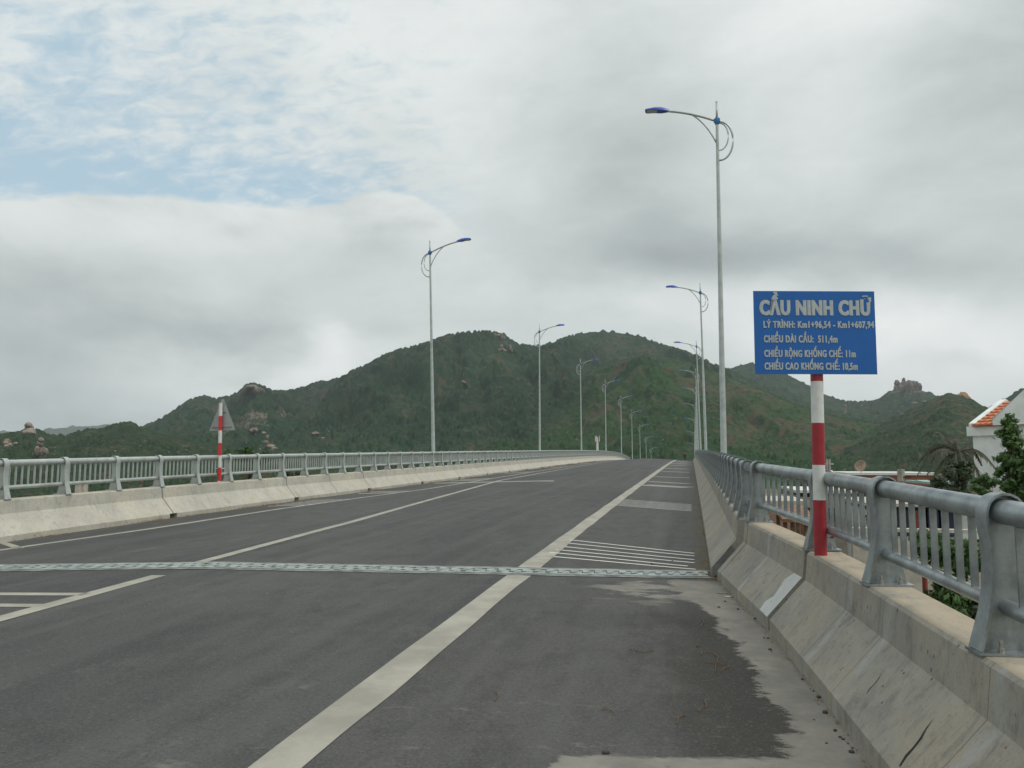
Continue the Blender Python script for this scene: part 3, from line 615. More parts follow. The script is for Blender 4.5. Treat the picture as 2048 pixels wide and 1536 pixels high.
def railing(side, posts, label, bar_pitch_n, ind_posts, ind_bars, xfun, ends=(0, 0), steel=GALV, angfun=None):
    Y0 = posts[0]; o0 = Vector((xfun(Y0), Y0, edge_z(Y0)+CT))
    root = empty('steel_railing', o0, label=label, cat='railing', group='steel railings on the concrete barriers')
    P = lambda Y, u, v: Vector((xfun(Y)+side*u, Y, edge_z(Y)+CT+v))-o0
    order = sorted(posts, key=lambda Y: Y); nearp = order[:ind_posts]; restp = order[ind_posts:]
    meshes = (W_, Fm_, Pm_, Bm_) if side > 0 else (LWm, LFm, LPm, LBm)
    for i, Y in enumerate(nearp):
        po = link('rail_post', meshes[0], None, root, P(Y, 0, 0))
        ang = angfun(Y) if angfun else 0; po.rotation_euler = (0, 0, ang)
        for nm, me in (('flange', meshes[1]), ('base_plate', meshes[2])): link(nm, me, None, po)
        if i < 14:
            for bx0 in (.085, .205):
                for by0 in (-.05, .05): link('anchor_bolt', meshes[3], None, po, (side*bx0, by0, 0))
    if restp:
        m = MB()
        for Y in restp:
            for me in meshes[:3]:
                off = P(Y, 0, 0); m.add([v.co+off for v in me.vertices], [tuple(pl.vertices) for pl in me.polygons])
        tag(m.build('rail_post_row', steel, root, smooth=False), kind='stuff')
    def path(u, v, a, b_):
        n = max(2, int((b_-a)/2.5)) if b_-a > 20 else max(2, int((b_-a)/.6))
        return [P(a+(b_-a)*i/n, u, v) for i in range(n+1)]
    a, b_ = posts[0]-ends[0], posts[-1]+ends[1]
    m = MB(); m.tube(path(PU, RH, a, b_), RPIPE, 24); m.build('top_rail', steel, root, angle=50)
    m = MB(); m.tube(path(PU, LH, a, b_), LPIPE, 18); m.build('bottom_rail', steel, root, angle=50)
    bars = []
    for p0, p1 in zip(posts, posts[1:]):
        n = max(4, round((p1-p0)/((posts[-1]-posts[-2])/bar_pitch_n))) if side > 0 and len(posts) > 20 else bar_pitch_n
        for k in range(1, n): bars.append(p0+(p1-p0)*k/n)
    if ends[1] > .5: bars += [posts[-1]+.13*k for k in range(1, int(ends[1]/.13))]
    if ends[0] > .5: bars += [posts[0]-.13*k for k in range(1, int(ends[0]/.13))]
    bars.sort(); bme = None
    zl, zh = LH+LPIPE-.008, RH-RPIPE+.008
    for Y in bars[:ind_bars]:
        if bme is None:
            m = MB(); m.box((0, 0, (zl+zh)/2), (.034, .014, zh-zl)); bme = m.mesh('baluster'); bme.materials.append(steel)
        bo = link('baluster', bme, None, root, P(Y, PU, 0)); bo.rotation_euler = (0, 0, (angfun(Y) if angfun else 0))
    if bars[ind_bars:]:
        m = MB()
        for Y in bars[ind_bars:]:
            c = P(Y, PU, (zl+zh)/2); m.box(c, (.034, .014, zh-zl))
        tag(m.build('baluster_row', steel, root), kind='stuff')
    return root, P
RU = .325
xr_near = lambda Y: xrb(min(Y, 9.95))+RU+.01; ang_near = lambda Y: -.118
near_posts = [-.45, 1.05, 2.55, 4.06, 5.76, 7.44, 9.82]
rail1, P1 = railing(1, near_posts, 'heavy grey steel railing nearest the camera at right, behind the blue sign post', 10, 99, 100, xr_near, (.4, .2), GALV, lambda Y: .10)
far_posts = [10.27]+[11.35+1.3*i for i in range(112)]
rail2, P2_ = railing(1, far_posts, 'long steel railing on the right barrier receding to the crest beside the lamp posts', 11, 100, 100, lambda Y: .205+RU, (.14, 1))
left_posts = [11.75-1.393*2+1.393*i for i in range(108)]
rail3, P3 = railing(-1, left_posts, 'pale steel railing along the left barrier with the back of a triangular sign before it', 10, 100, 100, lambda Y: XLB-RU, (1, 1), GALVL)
# ------------------------------------------------------------------ street lamps
HL = 11.6
def lamp_proto():
    root = empty('street_lamp', (0, 0, 0))
    m = MB(); n = 24; zt = HL-.55
    m.tube([(0, 0, -.6), (0, 0, .0), (0, 0, .02), (0, 0, 3.5), (0, 0, 7), (0, 0, zt-.0)], [.095, .095, .092, .078, .060, .040], 16)
    m.build('pole', GALVP, root, angle=40)
    m = MB(); m.tube([(0, 0, zt-.07), (0, 0, HL-.06)], [.036, .030], 10); m.tube([(0, 0, HL-.06), (0, 0, HL-.03), (0, 0, HL+.0)], [.03, .034, .012], 10); m.build('finial', GALVP, root, smooth=True)
    m = MB(); m.tube([(0, 0, zt-.16), (0, 0, zt-.12), (0, 0, zt), (0, 0, zt+.05)], [.058, .072, .072, .05], 14); m.box((0, 0, zt-.05), (.17, .12, .09)); m.build('collar', COLLAR, root, angle=40)
    zc = zt-.05
    def bez(p0, p1, p2, k=12): return [tuple((1-t)**2*a+2*(1-t)*t*b_+t*t*c for a, b_, c in zip(p0, p1, p2)) for t in [i/k for i in range(k+1)]]
    m = MB(); m.tube(bez((-.05, 0, zc), (-.75, 0, zc+.32), (-1.42, 0, zc+.42)), .033, 10); m.build('arm', GALVP, root, smooth=True)
    m = MB(); m.tube(bez((-.72, 0, zc+.245), (-.33, 0, zc+.0), (-.03, 0, zc-.66)), .022, 8)
    def arc(x, z0_, z1_, k=16, off=.04):
        pts = []
        for i in range(k+1):
            a = math.pi*i/k; zc_ = (z0_+z1_)/2; pts.append((off+x*math.sin(a)**.9, 0, zc_+(z0_-z1_)/2*math.cos(a)))
        return pts
    m.tube(arc(.40, zc-.04, zc-1.20), .028, 8); m.tube(arc(.27, zc-.08, zc-.90), .020, 8); m.build('brace', GALVP, root, smooth=True)
    m = MB(); secs = [(-1.36, .03, .04, .0), (-1.42, .075, .055, .005), (-1.60, .13, .085, .03), (-1.78, .14, .075, .055), (-2.02, .125, .05, .055), (-2.06, .10, .035, .055)]
    rings = []
    for x, wy, hz, up in secs:
        zz = zc+.43+up
        rings.append([(x, -wy, zz-hz*.45), (x, -wy*.9, zz+hz*.3), (x, -wy*.4, zz+hz), (x, wy*.4, zz+hz), (x, wy*.9, zz+hz*.3), (x, wy, zz-hz*.45)])
    m.sweep(rings); h = m.build('lamp_head', BLUE, root, angle=35)
    m = MB(); m.box((-1.86, 0, zc+.43+.02), (.30, .19, .03)); m.build('lens', LENS, h, bevel=.006)
    return root
def far_lamp_proto(src):
    return src
proto = lamp_proto(); ordn = ['first', 'second', 'third', 'fourth', 'fifth', 'sixth', 'seventh', 'eighth', 'ninth', 'tenth']
first = True
RT_TILT = [.005, -.012, -.018, -.010, 0, 0, 0, 0, 0, 0]; LT_TILT = [-.028, 0, -.005, 0, 0, 0, 0, 0, 0]
for i in range(9):
    o = proto if first else copy_tree(proto); first = False
    Y = 23.2+26.4*i; o.location = (.88, Y, edge_z(Y)); o.rotation_euler = (0, RT_TILT[i], 0)
    lab = 'street lamp with blue head behind the right railing, %s from the camera' % ordn[i]
    if i == 0: lab = 'tallest street lamp with blue head, behind the right railing left of the blue sign'
    tag(o, lab, 'street lamp', 'street lamps along the right railing')
for i in range(9):
    o = copy_tree(proto); Y = 36.2+26.1*i+(1.0 if i == 1 else 0); o.location = (-11.85, Y, edge_z(Y)); o.rotation_euler = (0, -LT_TILT[i], math.pi)
    lab = 'street lamp with blue head behind the left railing, %s from the camera' % ordn[i]
    if i == 0: lab = 'tall street lamp nearest the camera on the left, its arm reaching right over the road'
    tag(o, lab, 'street lamp', 'street lamps along the left railing')
# ------------------------------------------------------------------ blue bridge sign on the banded post
sb = on(1641.5, 1110, lambda x, y: edge_z(y)+CT)
sg = empty('bridge_sign', sb, label='blue bridge information sign with silver lettering on a red and white banded post', cat='sign')
sg.rotation_euler = (0, .014, 0)
px = sb.y/F_PX*1.02
def zpx(y): return at(1640, y, sb.y).z-sb.z
m = MB(); top = zpx(600); m.tube([(0, 0, 0), (0, 0, top)], .052, 28); 
post = MB(); bands = [(1112, 1000, 1), (1000, 930, 0), (930, 846, 1), (846, 763, 0), (763, 590, 1)]
for y0, y1, c in bands: post.tube([(0, 0, max(0, zpx(y0))), (0, 0, zpx(y1))], .051, 28, c)
post.build('post', [WHITE, RED], sg, angle=40)
# board faces the camera side
bl_, br2 = at(1507.5, 668, sb.y-.07), at(1756.5, 668, sb.y-.07)
bw = (br2-bl_).length*1.035; zt, zb = zpx(585), zpx(750); bcx = ((bl_+br2)/2).x-sb.x-.014*((zt+zb)/2)
yawb = YAW
bo = empty('board_frame_tmp', (0, 0, 0)); bpy.data.objects.remove(bo)
m = MB(); m.box((0, 0, 0), (bw*1.0, .004, zt-zb)); m.box((0, .012, (zt-zb)*.3), (bw*.9, .02, .03)); m.box((0, .012, -(zt-zb)*.3), (bw*.9, .02, .03))
board = m.build('sign_board', SIGNB, sg, (bcx, -.068, (zt+zb)/2), bevel=.001); board.rotation_euler = (0, -.010, yawb)
def text(body, w_, h_, x0, zc_, bold, name='lettering', thick=.45):
    cu = bpy.data.curves.new('t', 'FONT'); cu.body = body; cu.size = 1; cu.offset = bold; cu.resolution_u = 3; cu.space_character = 1.13
    to = bpy.data.objects.new('t', cu); col.objects.link(to); dg = bpy.context.evaluated_depsgraph_get(); dg.update()
    me = bpy.data.meshes.new_from_object(to.evaluated_get(dg)); bpy.data.objects.remove(to)
    co = np.zeros(len(me.vertices)*3); me.vertices.foreach_get('co', co); co = co.reshape(-1, 3)
    # cap height of plain letters at size 1
    CAPH = .70
    x_min, x_max = co[:, 0].min(), co[:, 0].max()
    nx = (co[:, 0]-x_min)/(x_max-x_min)*w_; nz = co[:, 1]/CAPH*h_
    out_ = np.stack([nx+x0, np.full(len(nx), -.0045), nz+zc_-h_/2], -1); me.vertices.foreach_set('co', out_.ravel()); me.update()
    m = MB(); fs = [tuple(p_.vertices) for p_ in me.polygons]; vs0 = [tuple(v_.co) for v_ in me.vertices]; dx = thick*S
    for k_, sx0 in enumerate((-1, 0, 1)): m.add([(x+sx0*dx, y-.0005*k_, z) for x, y, z in vs0], fs)
    me2 = m.mesh(name, False); return link(name, me2, SIGNW, board)
S = bw/249.0; BX = lambda x: (x-1632)*S; BZ = lambda y: -(y-667.5)*S
text('CẦU NINH CHỮ', 228*S, 29*S, BX(1520), BZ(616), .040, thick=1.1)
text('LÝ TRÌNH: Km1+96,54 - Km1+607,94', 226*S, 13.5*S, BX(1527), BZ(651), .024)
text('CHIỀU DÀI CẦU:  511,4m', 150*S, 14*S, BX(1527), BZ(681), .024)
text('CHIỀU RỘNG KHỐNG CHẾ: 11m', 186*S, 14*S, BX(1527), BZ(711), .024)
text('CHIỀU CAO KHỐNG CHẾ: 10,5m', 189*S, 14*S, BX(1527), BZ(737), .024)
# clamps tying the post to the rails
def clamp(root, yloc, ptop, mt, ear):
    m = MB(); rr = RPIPE+.012
    pts = [(ptop.x+rr*math.cos(a), ptop.y, ptop.z+rr*math.sin(a)) for a in [math.pi*2*i/20 for i in range(21)]]
    m.tube([(x, y, z) for x, y, z in pts], .010, 6)
    if ear:
        m.box((ptop.x+.02, ptop.y, ptop.z+rr+.045), (.012, .03, .10)); m.box((ptop.x-.0, ptop.y, ptop.z+rr+.045), (.012, .03, .10)); m.tube([(ptop.x-.03, ptop.y, ptop.z+rr+.05), (ptop.x+.05, ptop.y, ptop.z+rr+.05)], .007, 8)
    m.box((ptop.x/2, ptop.y/2, ptop.z), (abs(ptop.x), .03, .03), math.atan2(ptop.y, ptop.x) if False else 0)
    return m.build('clamp', mt, root)
cy_ = sb.y+.10; pc = Vector((xr_near(cy_)+PU, cy_, edge_z(cy_)+CT+RH))-sb; clamp(sg, 0, pc, BOLT, True)
pc2 = Vector((xr_near(cy_)+PU, cy_, edge_z(cy_)+CT+LH))-sb; clamp(sg, 0, pc2, RED, False)
# ------------------------------------------------------------------ triangular sign seen from behind
tb = on(438.8, 961.5, lambda x, y: edge_z(y)+CT); tb = Vector((XLB-.37, (XLB-.37)/(tb.x/tb.y), 0)); tb.z = edge_z(tb.y)+CT
ts = empty('warning_sign', tb, label='triangular warning sign seen from its grey back on a red and white post', cat='sign'); ts.rotation_euler = (0, -.020, 0)
def zt2(y): return at(440, y, tb.y).z-tb.z
post = MB(); bands = [(962, 935, 1), (935, 911, 0), (911, 886, 1), (886, 861, 0), (861, 832, 1), (832, 806, 0)]
for y0, y1, c in bands: post.tube([(0, 0, max(0, zt2(y0))), (0, 0, zt2(y1))], .045, 20, c)
post.build('post', [WHITE, REDL], ts, angle=40)
hw = 31.5/F_PX*tb.y*1.02; z0, z1 = zt2(861), zt2(798); 
tri = [(-hw, z0+.02), (-hw+.02, z0), (hw-.02, z0), (hw, z0+.02), (.03, z1-.01), (0, z1), (-.03, z1-.01)]
m = MB(); m.prism(tri, lambda u, v, w2: (u+.02, w2, v), .055, .060); o = m.build('sign_plate', SIGNBK, ts)
m = MB(); m.box((.02, .048, z0+.08), (hw*1.5, .012, .03)); m.box((.02, .048, z0+.45), (hw*.5, .012, .03)); m.build('bracket', DPLATE, ts)
m = MB(); m.tube([(.06+.0, 0, -.05), (.06, .0, -.05)], .01); 
m = MB(); m.box((-.12, .16, .13), (.04, .05, .55)); m.box((-.05, .08, .35), (.16, .2, .02)); m.build('clamp', WHITE, ts)
# ------------------------------------------------------------------ distant person on the right shoulder
def person():
    Y = 146.0; X = at(1369.5, 910, Y).x; base = Vector((X, Y, road(X, Y)))
    root = empty('person', base, label='distant person in dark clothes walking on the shoulder near the crest', cat='person')
    J = [(0, 0, .95), (0, 0, 1.15), (0, 0, 1.36), (0, 0, 1.47), (0, -.01, 1.56), (0, 0, 1.66),
         (.20, 0, 1.36), (.26, 0, 1.10), (.24, -.08, .86), (.23, -.10, .76), (-.20, 0, 1.36), (-.26, 0, 1.10), (-.24, -.06, .86), (-.23, -.08, .76),
         (.10, 0, .88), (.12, -.06, .48), (.11, .02, .08), (.11, -.14, .03), (-.10, 0, .88), (-.10, .08, .48), (-.10, .16, .08), (-.10, .02, .03)]
    E_ = [(0, 1), (1, 2), (2, 3), (3, 4), (4, 5), (2, 6), (6, 7), (7, 8), (8, 9), (2, 10), (10, 11), (11, 12), (12, 13), (0, 14), (14, 15), (15, 16), (16, 17), (0, 18), (18, 19), (19, 20), (20, 21)]
    rad = [.15, .14, .15, .06, .085, .09, .06, .05, .038, .03, .06, .05, .038, .03, .10, .07, .045, .035, .10, .07, .045, .035]
    me = bpy.data.meshes.new('body'); me.from_pydata(J, E_, []); o = link('body', me); md = o.modifiers.new('s', 'SKIN'); o.modifiers.new('u', 'SUBSURF').levels = 1
    for v, r_ in zip(me.skin_vertices[0].data, rad): v.radius = (r_, r_*.8)
    me.skin_vertices[0].data[0].use_root = True
    dg = bpy.context.evaluated_depsgraph_get(); dg.update(); me2 = bpy.data.meshes.new_from_object(o.evaluated_get(dg)); bpy.data.objects.remove(o)
    me2.materials.clear()
    for mm in (plain('dark_cloth', (.02, .022, .028), .9), plain('dark_trousers', (.03, .03, .035), .9), plain('skin', (.32, .18, .12), .6)): me2.materials.append(mm)
    for p in me2.polygons:
        z = p.center.z; p.material_index = 2 if (z > 1.46 or (z < .84 and abs(p.center.x) > .17)) else (0 if z > .92 else 1)
    me2.shade_smooth(); me2.name = 'body'; link('body', me2, None, root)
    m = MB(); m.tube([(0, -.01, 1.60), (0, -.01, 1.70), (0, -.01, 1.76)], [.115, .11, .05], 14); m.tube([(0, -.01, 1.615), (0, -.01, 1.63)], [.19, .16], 14); m.build('hat', plain('faded_red_cloth', (.32, .09, .07), .8), root, smooth=True)
person()
# ------------------------------------------------------------------ terrain
def gz(X, Y):                                # ground height: raised land under the town at right, low shore elsewhere
    X = np.asarray(X, float); Y = np.asarray(Y, float)
    sm = lambda t: np.clip(t, 0, 1)**2*(3-2*np.clip(t, 0, 1))
    town = sm((X-1.5)/4)*sm((170-Y)/60); shore = sm((-10-X)/30)*sm((160-Y)/60)
    return -11.5+6.9*town+2.5*shore+.5*(fbm(X/30, Y/30, 4, 2)-.5)
xs = np.concatenate([-np.geomspace(12000, 200, 26), np.linspace(-190, 190, 153), np.geomspace(200, 12000, 26)])
ys = np.concatenate([[-3000, -800, -200, -60], np.linspace(-40, 260, 121), np.geomspace(270, 16000, 40)])
GX, GY = np.meshgrid(xs, ys); GZ = gz(GX, GY)
inb = (GX > -12) & (GX < 1.6) & (GY < 12); GZ = np.where(inb, -11.5, GZ)
def grid_mesh(name, X, Y, Z, attrs=None, flip=False, uv=None):
    nr, nc = X.shape; me = bpy.data.meshes.new(name); co = np.stack([X, Y, Z], -1).reshape(-1, 3).astype(np.float32)
    idx = np.arange(nr*nc).reshape(nr, nc); q = np.stack([idx[:-1, :-1], idx[:-1, 1:], idx[1:, 1:], idx[1:, :-1]], -1).reshape(-1, 4)
    if flip: q = q[:, ::-1]
    me.vertices.add(len(co)); me.vertices.foreach_set('co', co.ravel()); me.loops.add(q.size); me.loops.foreach_set('vertex_index', q.ravel().astype(np.int32))
    me.polygons.add(len(q)); me.polygons.foreach_set('loop_start', np.arange(0, q.size, 4, dtype=np.int32)); me.polygons.foreach_set('loop_total', np.full(len(q), 4, dtype=np.int32))
    me.update(calc_edges=True); me.validate()
    for k, a in (attrs or {}).items():
        at_ = me.attributes.new(k, 'FLOAT', 'POINT'); at_.data.foreach_set('value', a.ravel().astype(np.float32))
    return me
def m_ground(t, b):
    p = OC(t); n = t.noise(p, .05, 7, .6); n2 = t.noise(p, .6, 7, .65)
    c = t.mix(t.ss(n, .42, .58), (.20, .165, .11), (.075, .085, .04)); c = t.mix(t.m('MULTIPLY', t.ss(n2, .45, .7), .5), c, (.24, .20, .145))
    t.put(b.inputs['Base Color'], c); b.inputs['Roughness'].default_value = .95; bump(t, b, n2, .5, .2)
me = grid_mesh('ground', GX, GY, GZ); me.shade_smooth(); tag(link('ground', me, mat('ground_soil', m_ground)), kind='structure')
def hillmat(name, g1, g2, br, rk, bare_amt):
    def fn(t, b):
        p = OC(t); bush = t.attr('bush'); bid = t.attr('bid'); sl = t.attr('bare'); rkm = t.attr('rock')
        n = t.noise(p, .006, 6, .6); n2 = t.noise(p, .05, 6, .68); n3 = t.noise(p, .25, 4, .7)
        veg = t.mix(bid, g1, g2); veg = t.mix(t.m('MULTIPLY', t.ss(n, .42, .62), .5), veg, tuple(x*1.35 for x in g2))
        veg = t.mix(t.m('MULTIPLY', t.ss(n3, .40, .62), .55), veg, tuple(x*.45 for x in g1)); veg = t.mix(t.m('MULTIPLY', t.ss(t.noise(p, .02, 5, .6, .4), .5, .66), .35), veg, tuple((a+b_)/2 for a, b_ in zip(g2, br)))  # dark noise stands in for shade in the gaps between bushes
        soil = t.mix(t.ss(n3, .35, .65), br, tuple(x*.6 for x in br)); soil = t.mix(t.m('MULTIPLY', t.ss(n2, .45, .6), .6), soil, tuple(x*1.1 for x in g2))
        n4 = t.noise(p, .11, 5, .72, .3)
        cov = t.m('ADD', t.m('ADD', t.m('MULTIPLY', sl, -.62), bush), t.m('ADD', t.m('MULTIPLY', t.m('SUBTRACT', n2, .5), 1.9), t.m('MULTIPLY', t.m('SUBTRACT', n4, .5), 2.4)))
        c = t.mix(t.ss(cov, -.10-bare_amt, .35-bare_amt), soil, veg)
        rr = t.mix(t.ss(n3, .3, .7), rk, tuple(x*.5 for x in rk)); c = t.mix(t.ss(t.m('ADD', rkm, t.m('MULTIPLY', t.m('SUBTRACT', n3, .5), 1.2)), .55, .7), c, rr)
        t.put(b.inputs['Base Color'], c); b.inputs['Roughness'].default_value = .95; b.inputs['Specular IOR Level'].default_value = .1
    return mat(name, fn)
LAY = {}
def hill(key, sky, Rr, front, back, seed, mt, step=2.0, nr=220, bushh=5.0, bushs=9.0, p=1.25, rough=.5, bare=lambda x, y, t: 0, rock=None, zfoot=-12.0, bareoff=0.0):
    x0, x1 = sky[0][0], sky[-1][0]; pxs = np.arange(x0, x1+step, step); sy = np.interp(pxs, [s[0] for s in sky], [s[1] for s in sky])
    k = np.ones(max(1, int(9/step)))
    if len(k) > 1: sy = np.convolve(np.pad(sy, (len(k)//2, len(k)-1-len(k)//2), mode='edge'), k/k.sum(), 'valid')
    A = []; H = []
    for X_, Y_ in zip(pxs, sy):
        d = ray(X_, Y_); A.append(math.atan2(d.x, d.y)); H.append(EYE+Rr*d.z/math.hypot(d.x, d.y))
    A, H = np.array(A), np.array(H)
    tt = np.concatenate([-(np.linspace(1, 0, nr)**1.0), np.linspace(0, 1, 24)[1:]])
    T, AA = np.meshgrid(tt, A, indexing='ij'); HH = np.broadcast_to(H, T.shape); PXX = np.broadcast_to(pxs, T.shape)
    rad = np.where(T < 0, Rr+T*front, Rr+T*back)
    X = np.sin(AA)*rad; Y = np.cos(AA)*rad
    a = np.abs(T); L = AA*Rr
    wp = (fbm(L/260+3, rad/260, 4, seed)-.5)*2
    spur = fbm(L/170+wp*.9+T*1.5, rad/420+wp*.5, 5, seed+3); spur = 1-np.abs(2*spur-1)      # branching spurs and gullies
    prof = (1-a)**p; bell = np.clip(a*3.5, 0, 1)*np.clip((1-a)*2.2, 0, 1)
    Z = zfoot+(HH-zfoot)*prof*(1+bell*rough*(spur-.72)) + bell*(HH-zfoot)*.17*(fbm(L/75, rad/60, 4, seed+9)-.5)
    lim = EYE+(HH-EYE)*rad/Rr-(rad*0+2.0)*np.clip(a*4, 0, 1)*.5
    Z = np.where((T < 0) & (Z > lim), lim, Z)
    d1, i1 = worley(L/bushs, rad/bushs*.8, seed+1); d2, i2 = worley(L/(bushs*.45), rad/(bushs*.45)*.8, seed+2)
    dens = fbm(L/70, rad/70, 4, seed+20)
    bu = np.sqrt(np.clip(1-d1/.75, 0, 1))*(.5+i1); bu2 = np.sqrt(np.clip(1-d2/.75, 0, 1))*(.5+i2)
    br_a = bare(PXX, T, dens)+np.zeros_like(Z); bushm = np.clip(1.15-br_a, .12, 1)
    Z = Z+(bu*bushh*(.45+.9*(i1 > .8))+bu2*bushh*.45)*bushm*np.clip((1-a)*12, 0, 1)-bushh*.5*np.clip(1-a*6, 0, 1)
    rk = np.zeros_like(Z)
    if rock: rk = rock(PXX, T, dens)+0.0
    me = grid_mesh('hill', X, Y, Z, dict(bush=bu*.8+bu2*.3, bid=np.clip(i1*.6+i2*.4, 0, 1), bare=br_a, rock=rk), flip=True); me.shade_smooth()
    o = link('hills' if key != 'far' else 'distant_ridge', me, mt); tag(o, kind='structure')
    LAY[key] = (pxs, rad, Z, Rr, front); return o
def lay_r(key, px_, py_):            # distance of the slope surface seen at a pixel
    pxs, rad, Z, Rr, front = LAY[key]; j = int(np.argmin(abs(pxs-px_))); d = ray(px_, py_); s = d.z/math.hypot(d.x, d.y)
    e = (Z[:, j]-EYE)/rad[:, j]; n = np.nonzero(e >= s)[0]
    return float(rad[n[0], j]) if len(n) else Rr
gs = lambda x, y, cx_, cy_, sx2, sy2: np.exp(-((x-cx_)/sx2)**2-((y-cy_)/sy2)**2)
HM_MAIN = hillmat('hill_bush_dark', (.011, .030, .019), (.027, .056, .028), (.085, .070, .045), (.26, .21, .17), .0)
HM_FRONT = hillmat('hill_bush_mid', (.013, .034, .015), (.030, .068, .024), (.088, .068, .044), (.26, .21, .17), .0)
HM_BROWN = hillmat('hill_bush_brown', (.014, .033, .017), (.033, .057, .026), (.098, .072, .046), (.30, .20, .14), .0)
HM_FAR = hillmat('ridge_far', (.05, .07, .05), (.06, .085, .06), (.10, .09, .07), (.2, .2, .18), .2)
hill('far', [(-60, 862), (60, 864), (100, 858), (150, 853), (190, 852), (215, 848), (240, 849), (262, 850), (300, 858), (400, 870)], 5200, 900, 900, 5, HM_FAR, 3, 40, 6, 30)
hill('right', [(1380, 760), (1440, 740), (1466, 735), (1500, 726), (1530, 730), (1570, 747), (1610, 768), (1650, 790), (1690, 803), (1715, 805), (1750, 800), (1775, 786), (1800, 778), (1840, 780), (1862, 788), (1890, 800), (1960, 815), (2060, 850)], 2000, 1200, 600, 23, HM_MAIN, 2.0, 220, 3, 9, 1.3, .4,
     bare=lambda x, t, n: .35*n, rock=lambda x, t, n: .75*gs(x, t, 1815, -.06, 55, .12)+.55*(n > .62)*gs(x, t, 1820, -.3, 110, .3))
hill('edge', [(1940, 850), (1975, 815), (1990, 808), (2015, 795), (2048, 776), (2120, 750), (2260, 760), (2400, 830)], 1500, 700, 500, 31, HM_MAIN, 2.5, 140, 2.6, 8)
hill('main', [(150, 930), (200, 893), (262, 862), (300, 850), (335, 832), (370, 806), (395, 797), (412, 795), (430, 801), (455, 796), (478, 786), (490, 774), (505, 771), (522, 775), (548, 786), (585, 784), (640, 766), (700, 748), (735, 733), (770, 712), (800, 702), (850, 690), (900, 672), (930, 668), (975, 666), (1005, 667), (1018, 678), (1040, 690), (1060, 692), (1100, 689), (1150, 672), (1180, 664), (1210, 663), (1250, 667), (1285, 673), (1305, 684), (1330, 694), (1370, 705), (1400, 716), (1440, 736), (1480, 752), (1540, 782), (1600, 815), (1680, 850), (1760, 890)],
     1600, 1080, 700, 41, HM_MAIN, 1.6, 400, 3.0, 8, 1.15, 1.0,
     bare=lambda x, t, n: .25*n+.5*gs(x, t, 1000, -.12, 190, .14)*(n > .5)+.35*(n > .62), rock=lambda x, t, n: .62*gs(x, t, 500, -.03, 14, .03)+.2*gs(x, t, 560, -.62, 90, .13)*(n > .55)+.47*(n > .68))
hill('front', [(640, 925), (720, 905), (800, 888), (860, 872), (930, 850), (1000, 820), (1060, 795), (1120, 772), (1180, 745), (1240, 725), (1300, 712), (1350, 716), (1400, 735), (1450, 755), (1520, 780), (1600, 815), (1680, 838), (1760, 850), (1850, 870), (1960, 900)],
     1180, 760, 420, 53, HM_FRONT, 1.6, 360, 2.2, 6.5, 1.1, .75, 
     bare=lambda x, t, n: .2*n+1.1*gs(x, t, 1215, -.45, 60, .28)*(n > .38)+.8*gs(x, t, 1370, -.35, 110, .3)*(n > .42)+.9*gs(x, t, 1560, -.45, 130, .25)*(n > .40)+.5*(n > .60), rock=lambda x, t, n: .4*(n > .69))
hill('brown', [(1560, 925), (1620, 912), (1680, 890), (1740, 862), (1800, 830), (1845, 808), (1875, 793), (1890, 788), (1905, 787), (1925, 792), (1950, 802), (1975, 818), (2010, 842), (2060, 870), (2200, 900)],
     900, 560, 300, 61, HM_BROWN, 1.6, 280, 1.5, 4.6, 1.05, .5, bare=lambda x, t, n: .5*n+.75*gs(x, t, 1880, -.12, 60, .14)+.3*gs(x, t, 1700, -.2, 90, .2)+.25*(n > .52), rock=lambda x, t, n: .4*(n > .72))
hill('left', [(-260, 880), (-120, 868), (-40, 876), (0, 873), (20, 870), (45, 862), (62, 858), (80, 864), (100, 873), (118, 873), (140, 872), (165, 862), (200, 862), (225, 853), (245, 848), (262, 848), (285, 858), (330, 872), (390, 884), (470, 890), (540, 893), (620, 900), (740, 915), (860, 925)],
     820, 470, 330, 71, HM_BROWN, 1.6, 280, 1.6, 4.6, 1.0, .55, bare=lambda x, t, n: .3*n+.2*(n > .64), rock=lambda x, t, n: .45*(n > .66))
# ------------------------------------------------------------------ rock outcrops
def m_rock(t, b):
    p = OC(t); n = t.noise(p, .22, 6, .65); s_ = t.noise(t.map(p, (1, 1, .15)), .5, 5, .6)
    c = t.mix(t.ss(n, .35, .65), (.155, .125, .10), (.29, .24, .195)); c = t.mix(t.m('MULTIPLY', t.ss(s_, .52, .7), .6), c, (.13, .11, .10))
    t.put(b.inputs['Base Color'], c); b.inputs['Roughness'].default_value = .95; bump(t, b, n, .8, 1.0)
ROCK = mat('granite', m_rock)
ROCKO = mat('orange_granite', lambda t, b: (t.put(b.inputs['Base Color'], t.mix(t.ss(t.noise(OC(t), .3, 6, .65), .35, .65), (.16, .10, .06), (.33, .20, .10))), b.inputs['Roughness'].__setattr__('default_value', .95)))
ROCKG = mat('grey_granite', lambda t, b: (t.put(b.inputs['Base Color'], t.mix(t.ss(t.noise(t.map(OC(t), (1, 1, .2)), .12, 7, .7), .35, .65), (.07, .068, .06), (.21, .17, .14))), b.inputs['Roughness'].__setattr__('default_value', .95)))
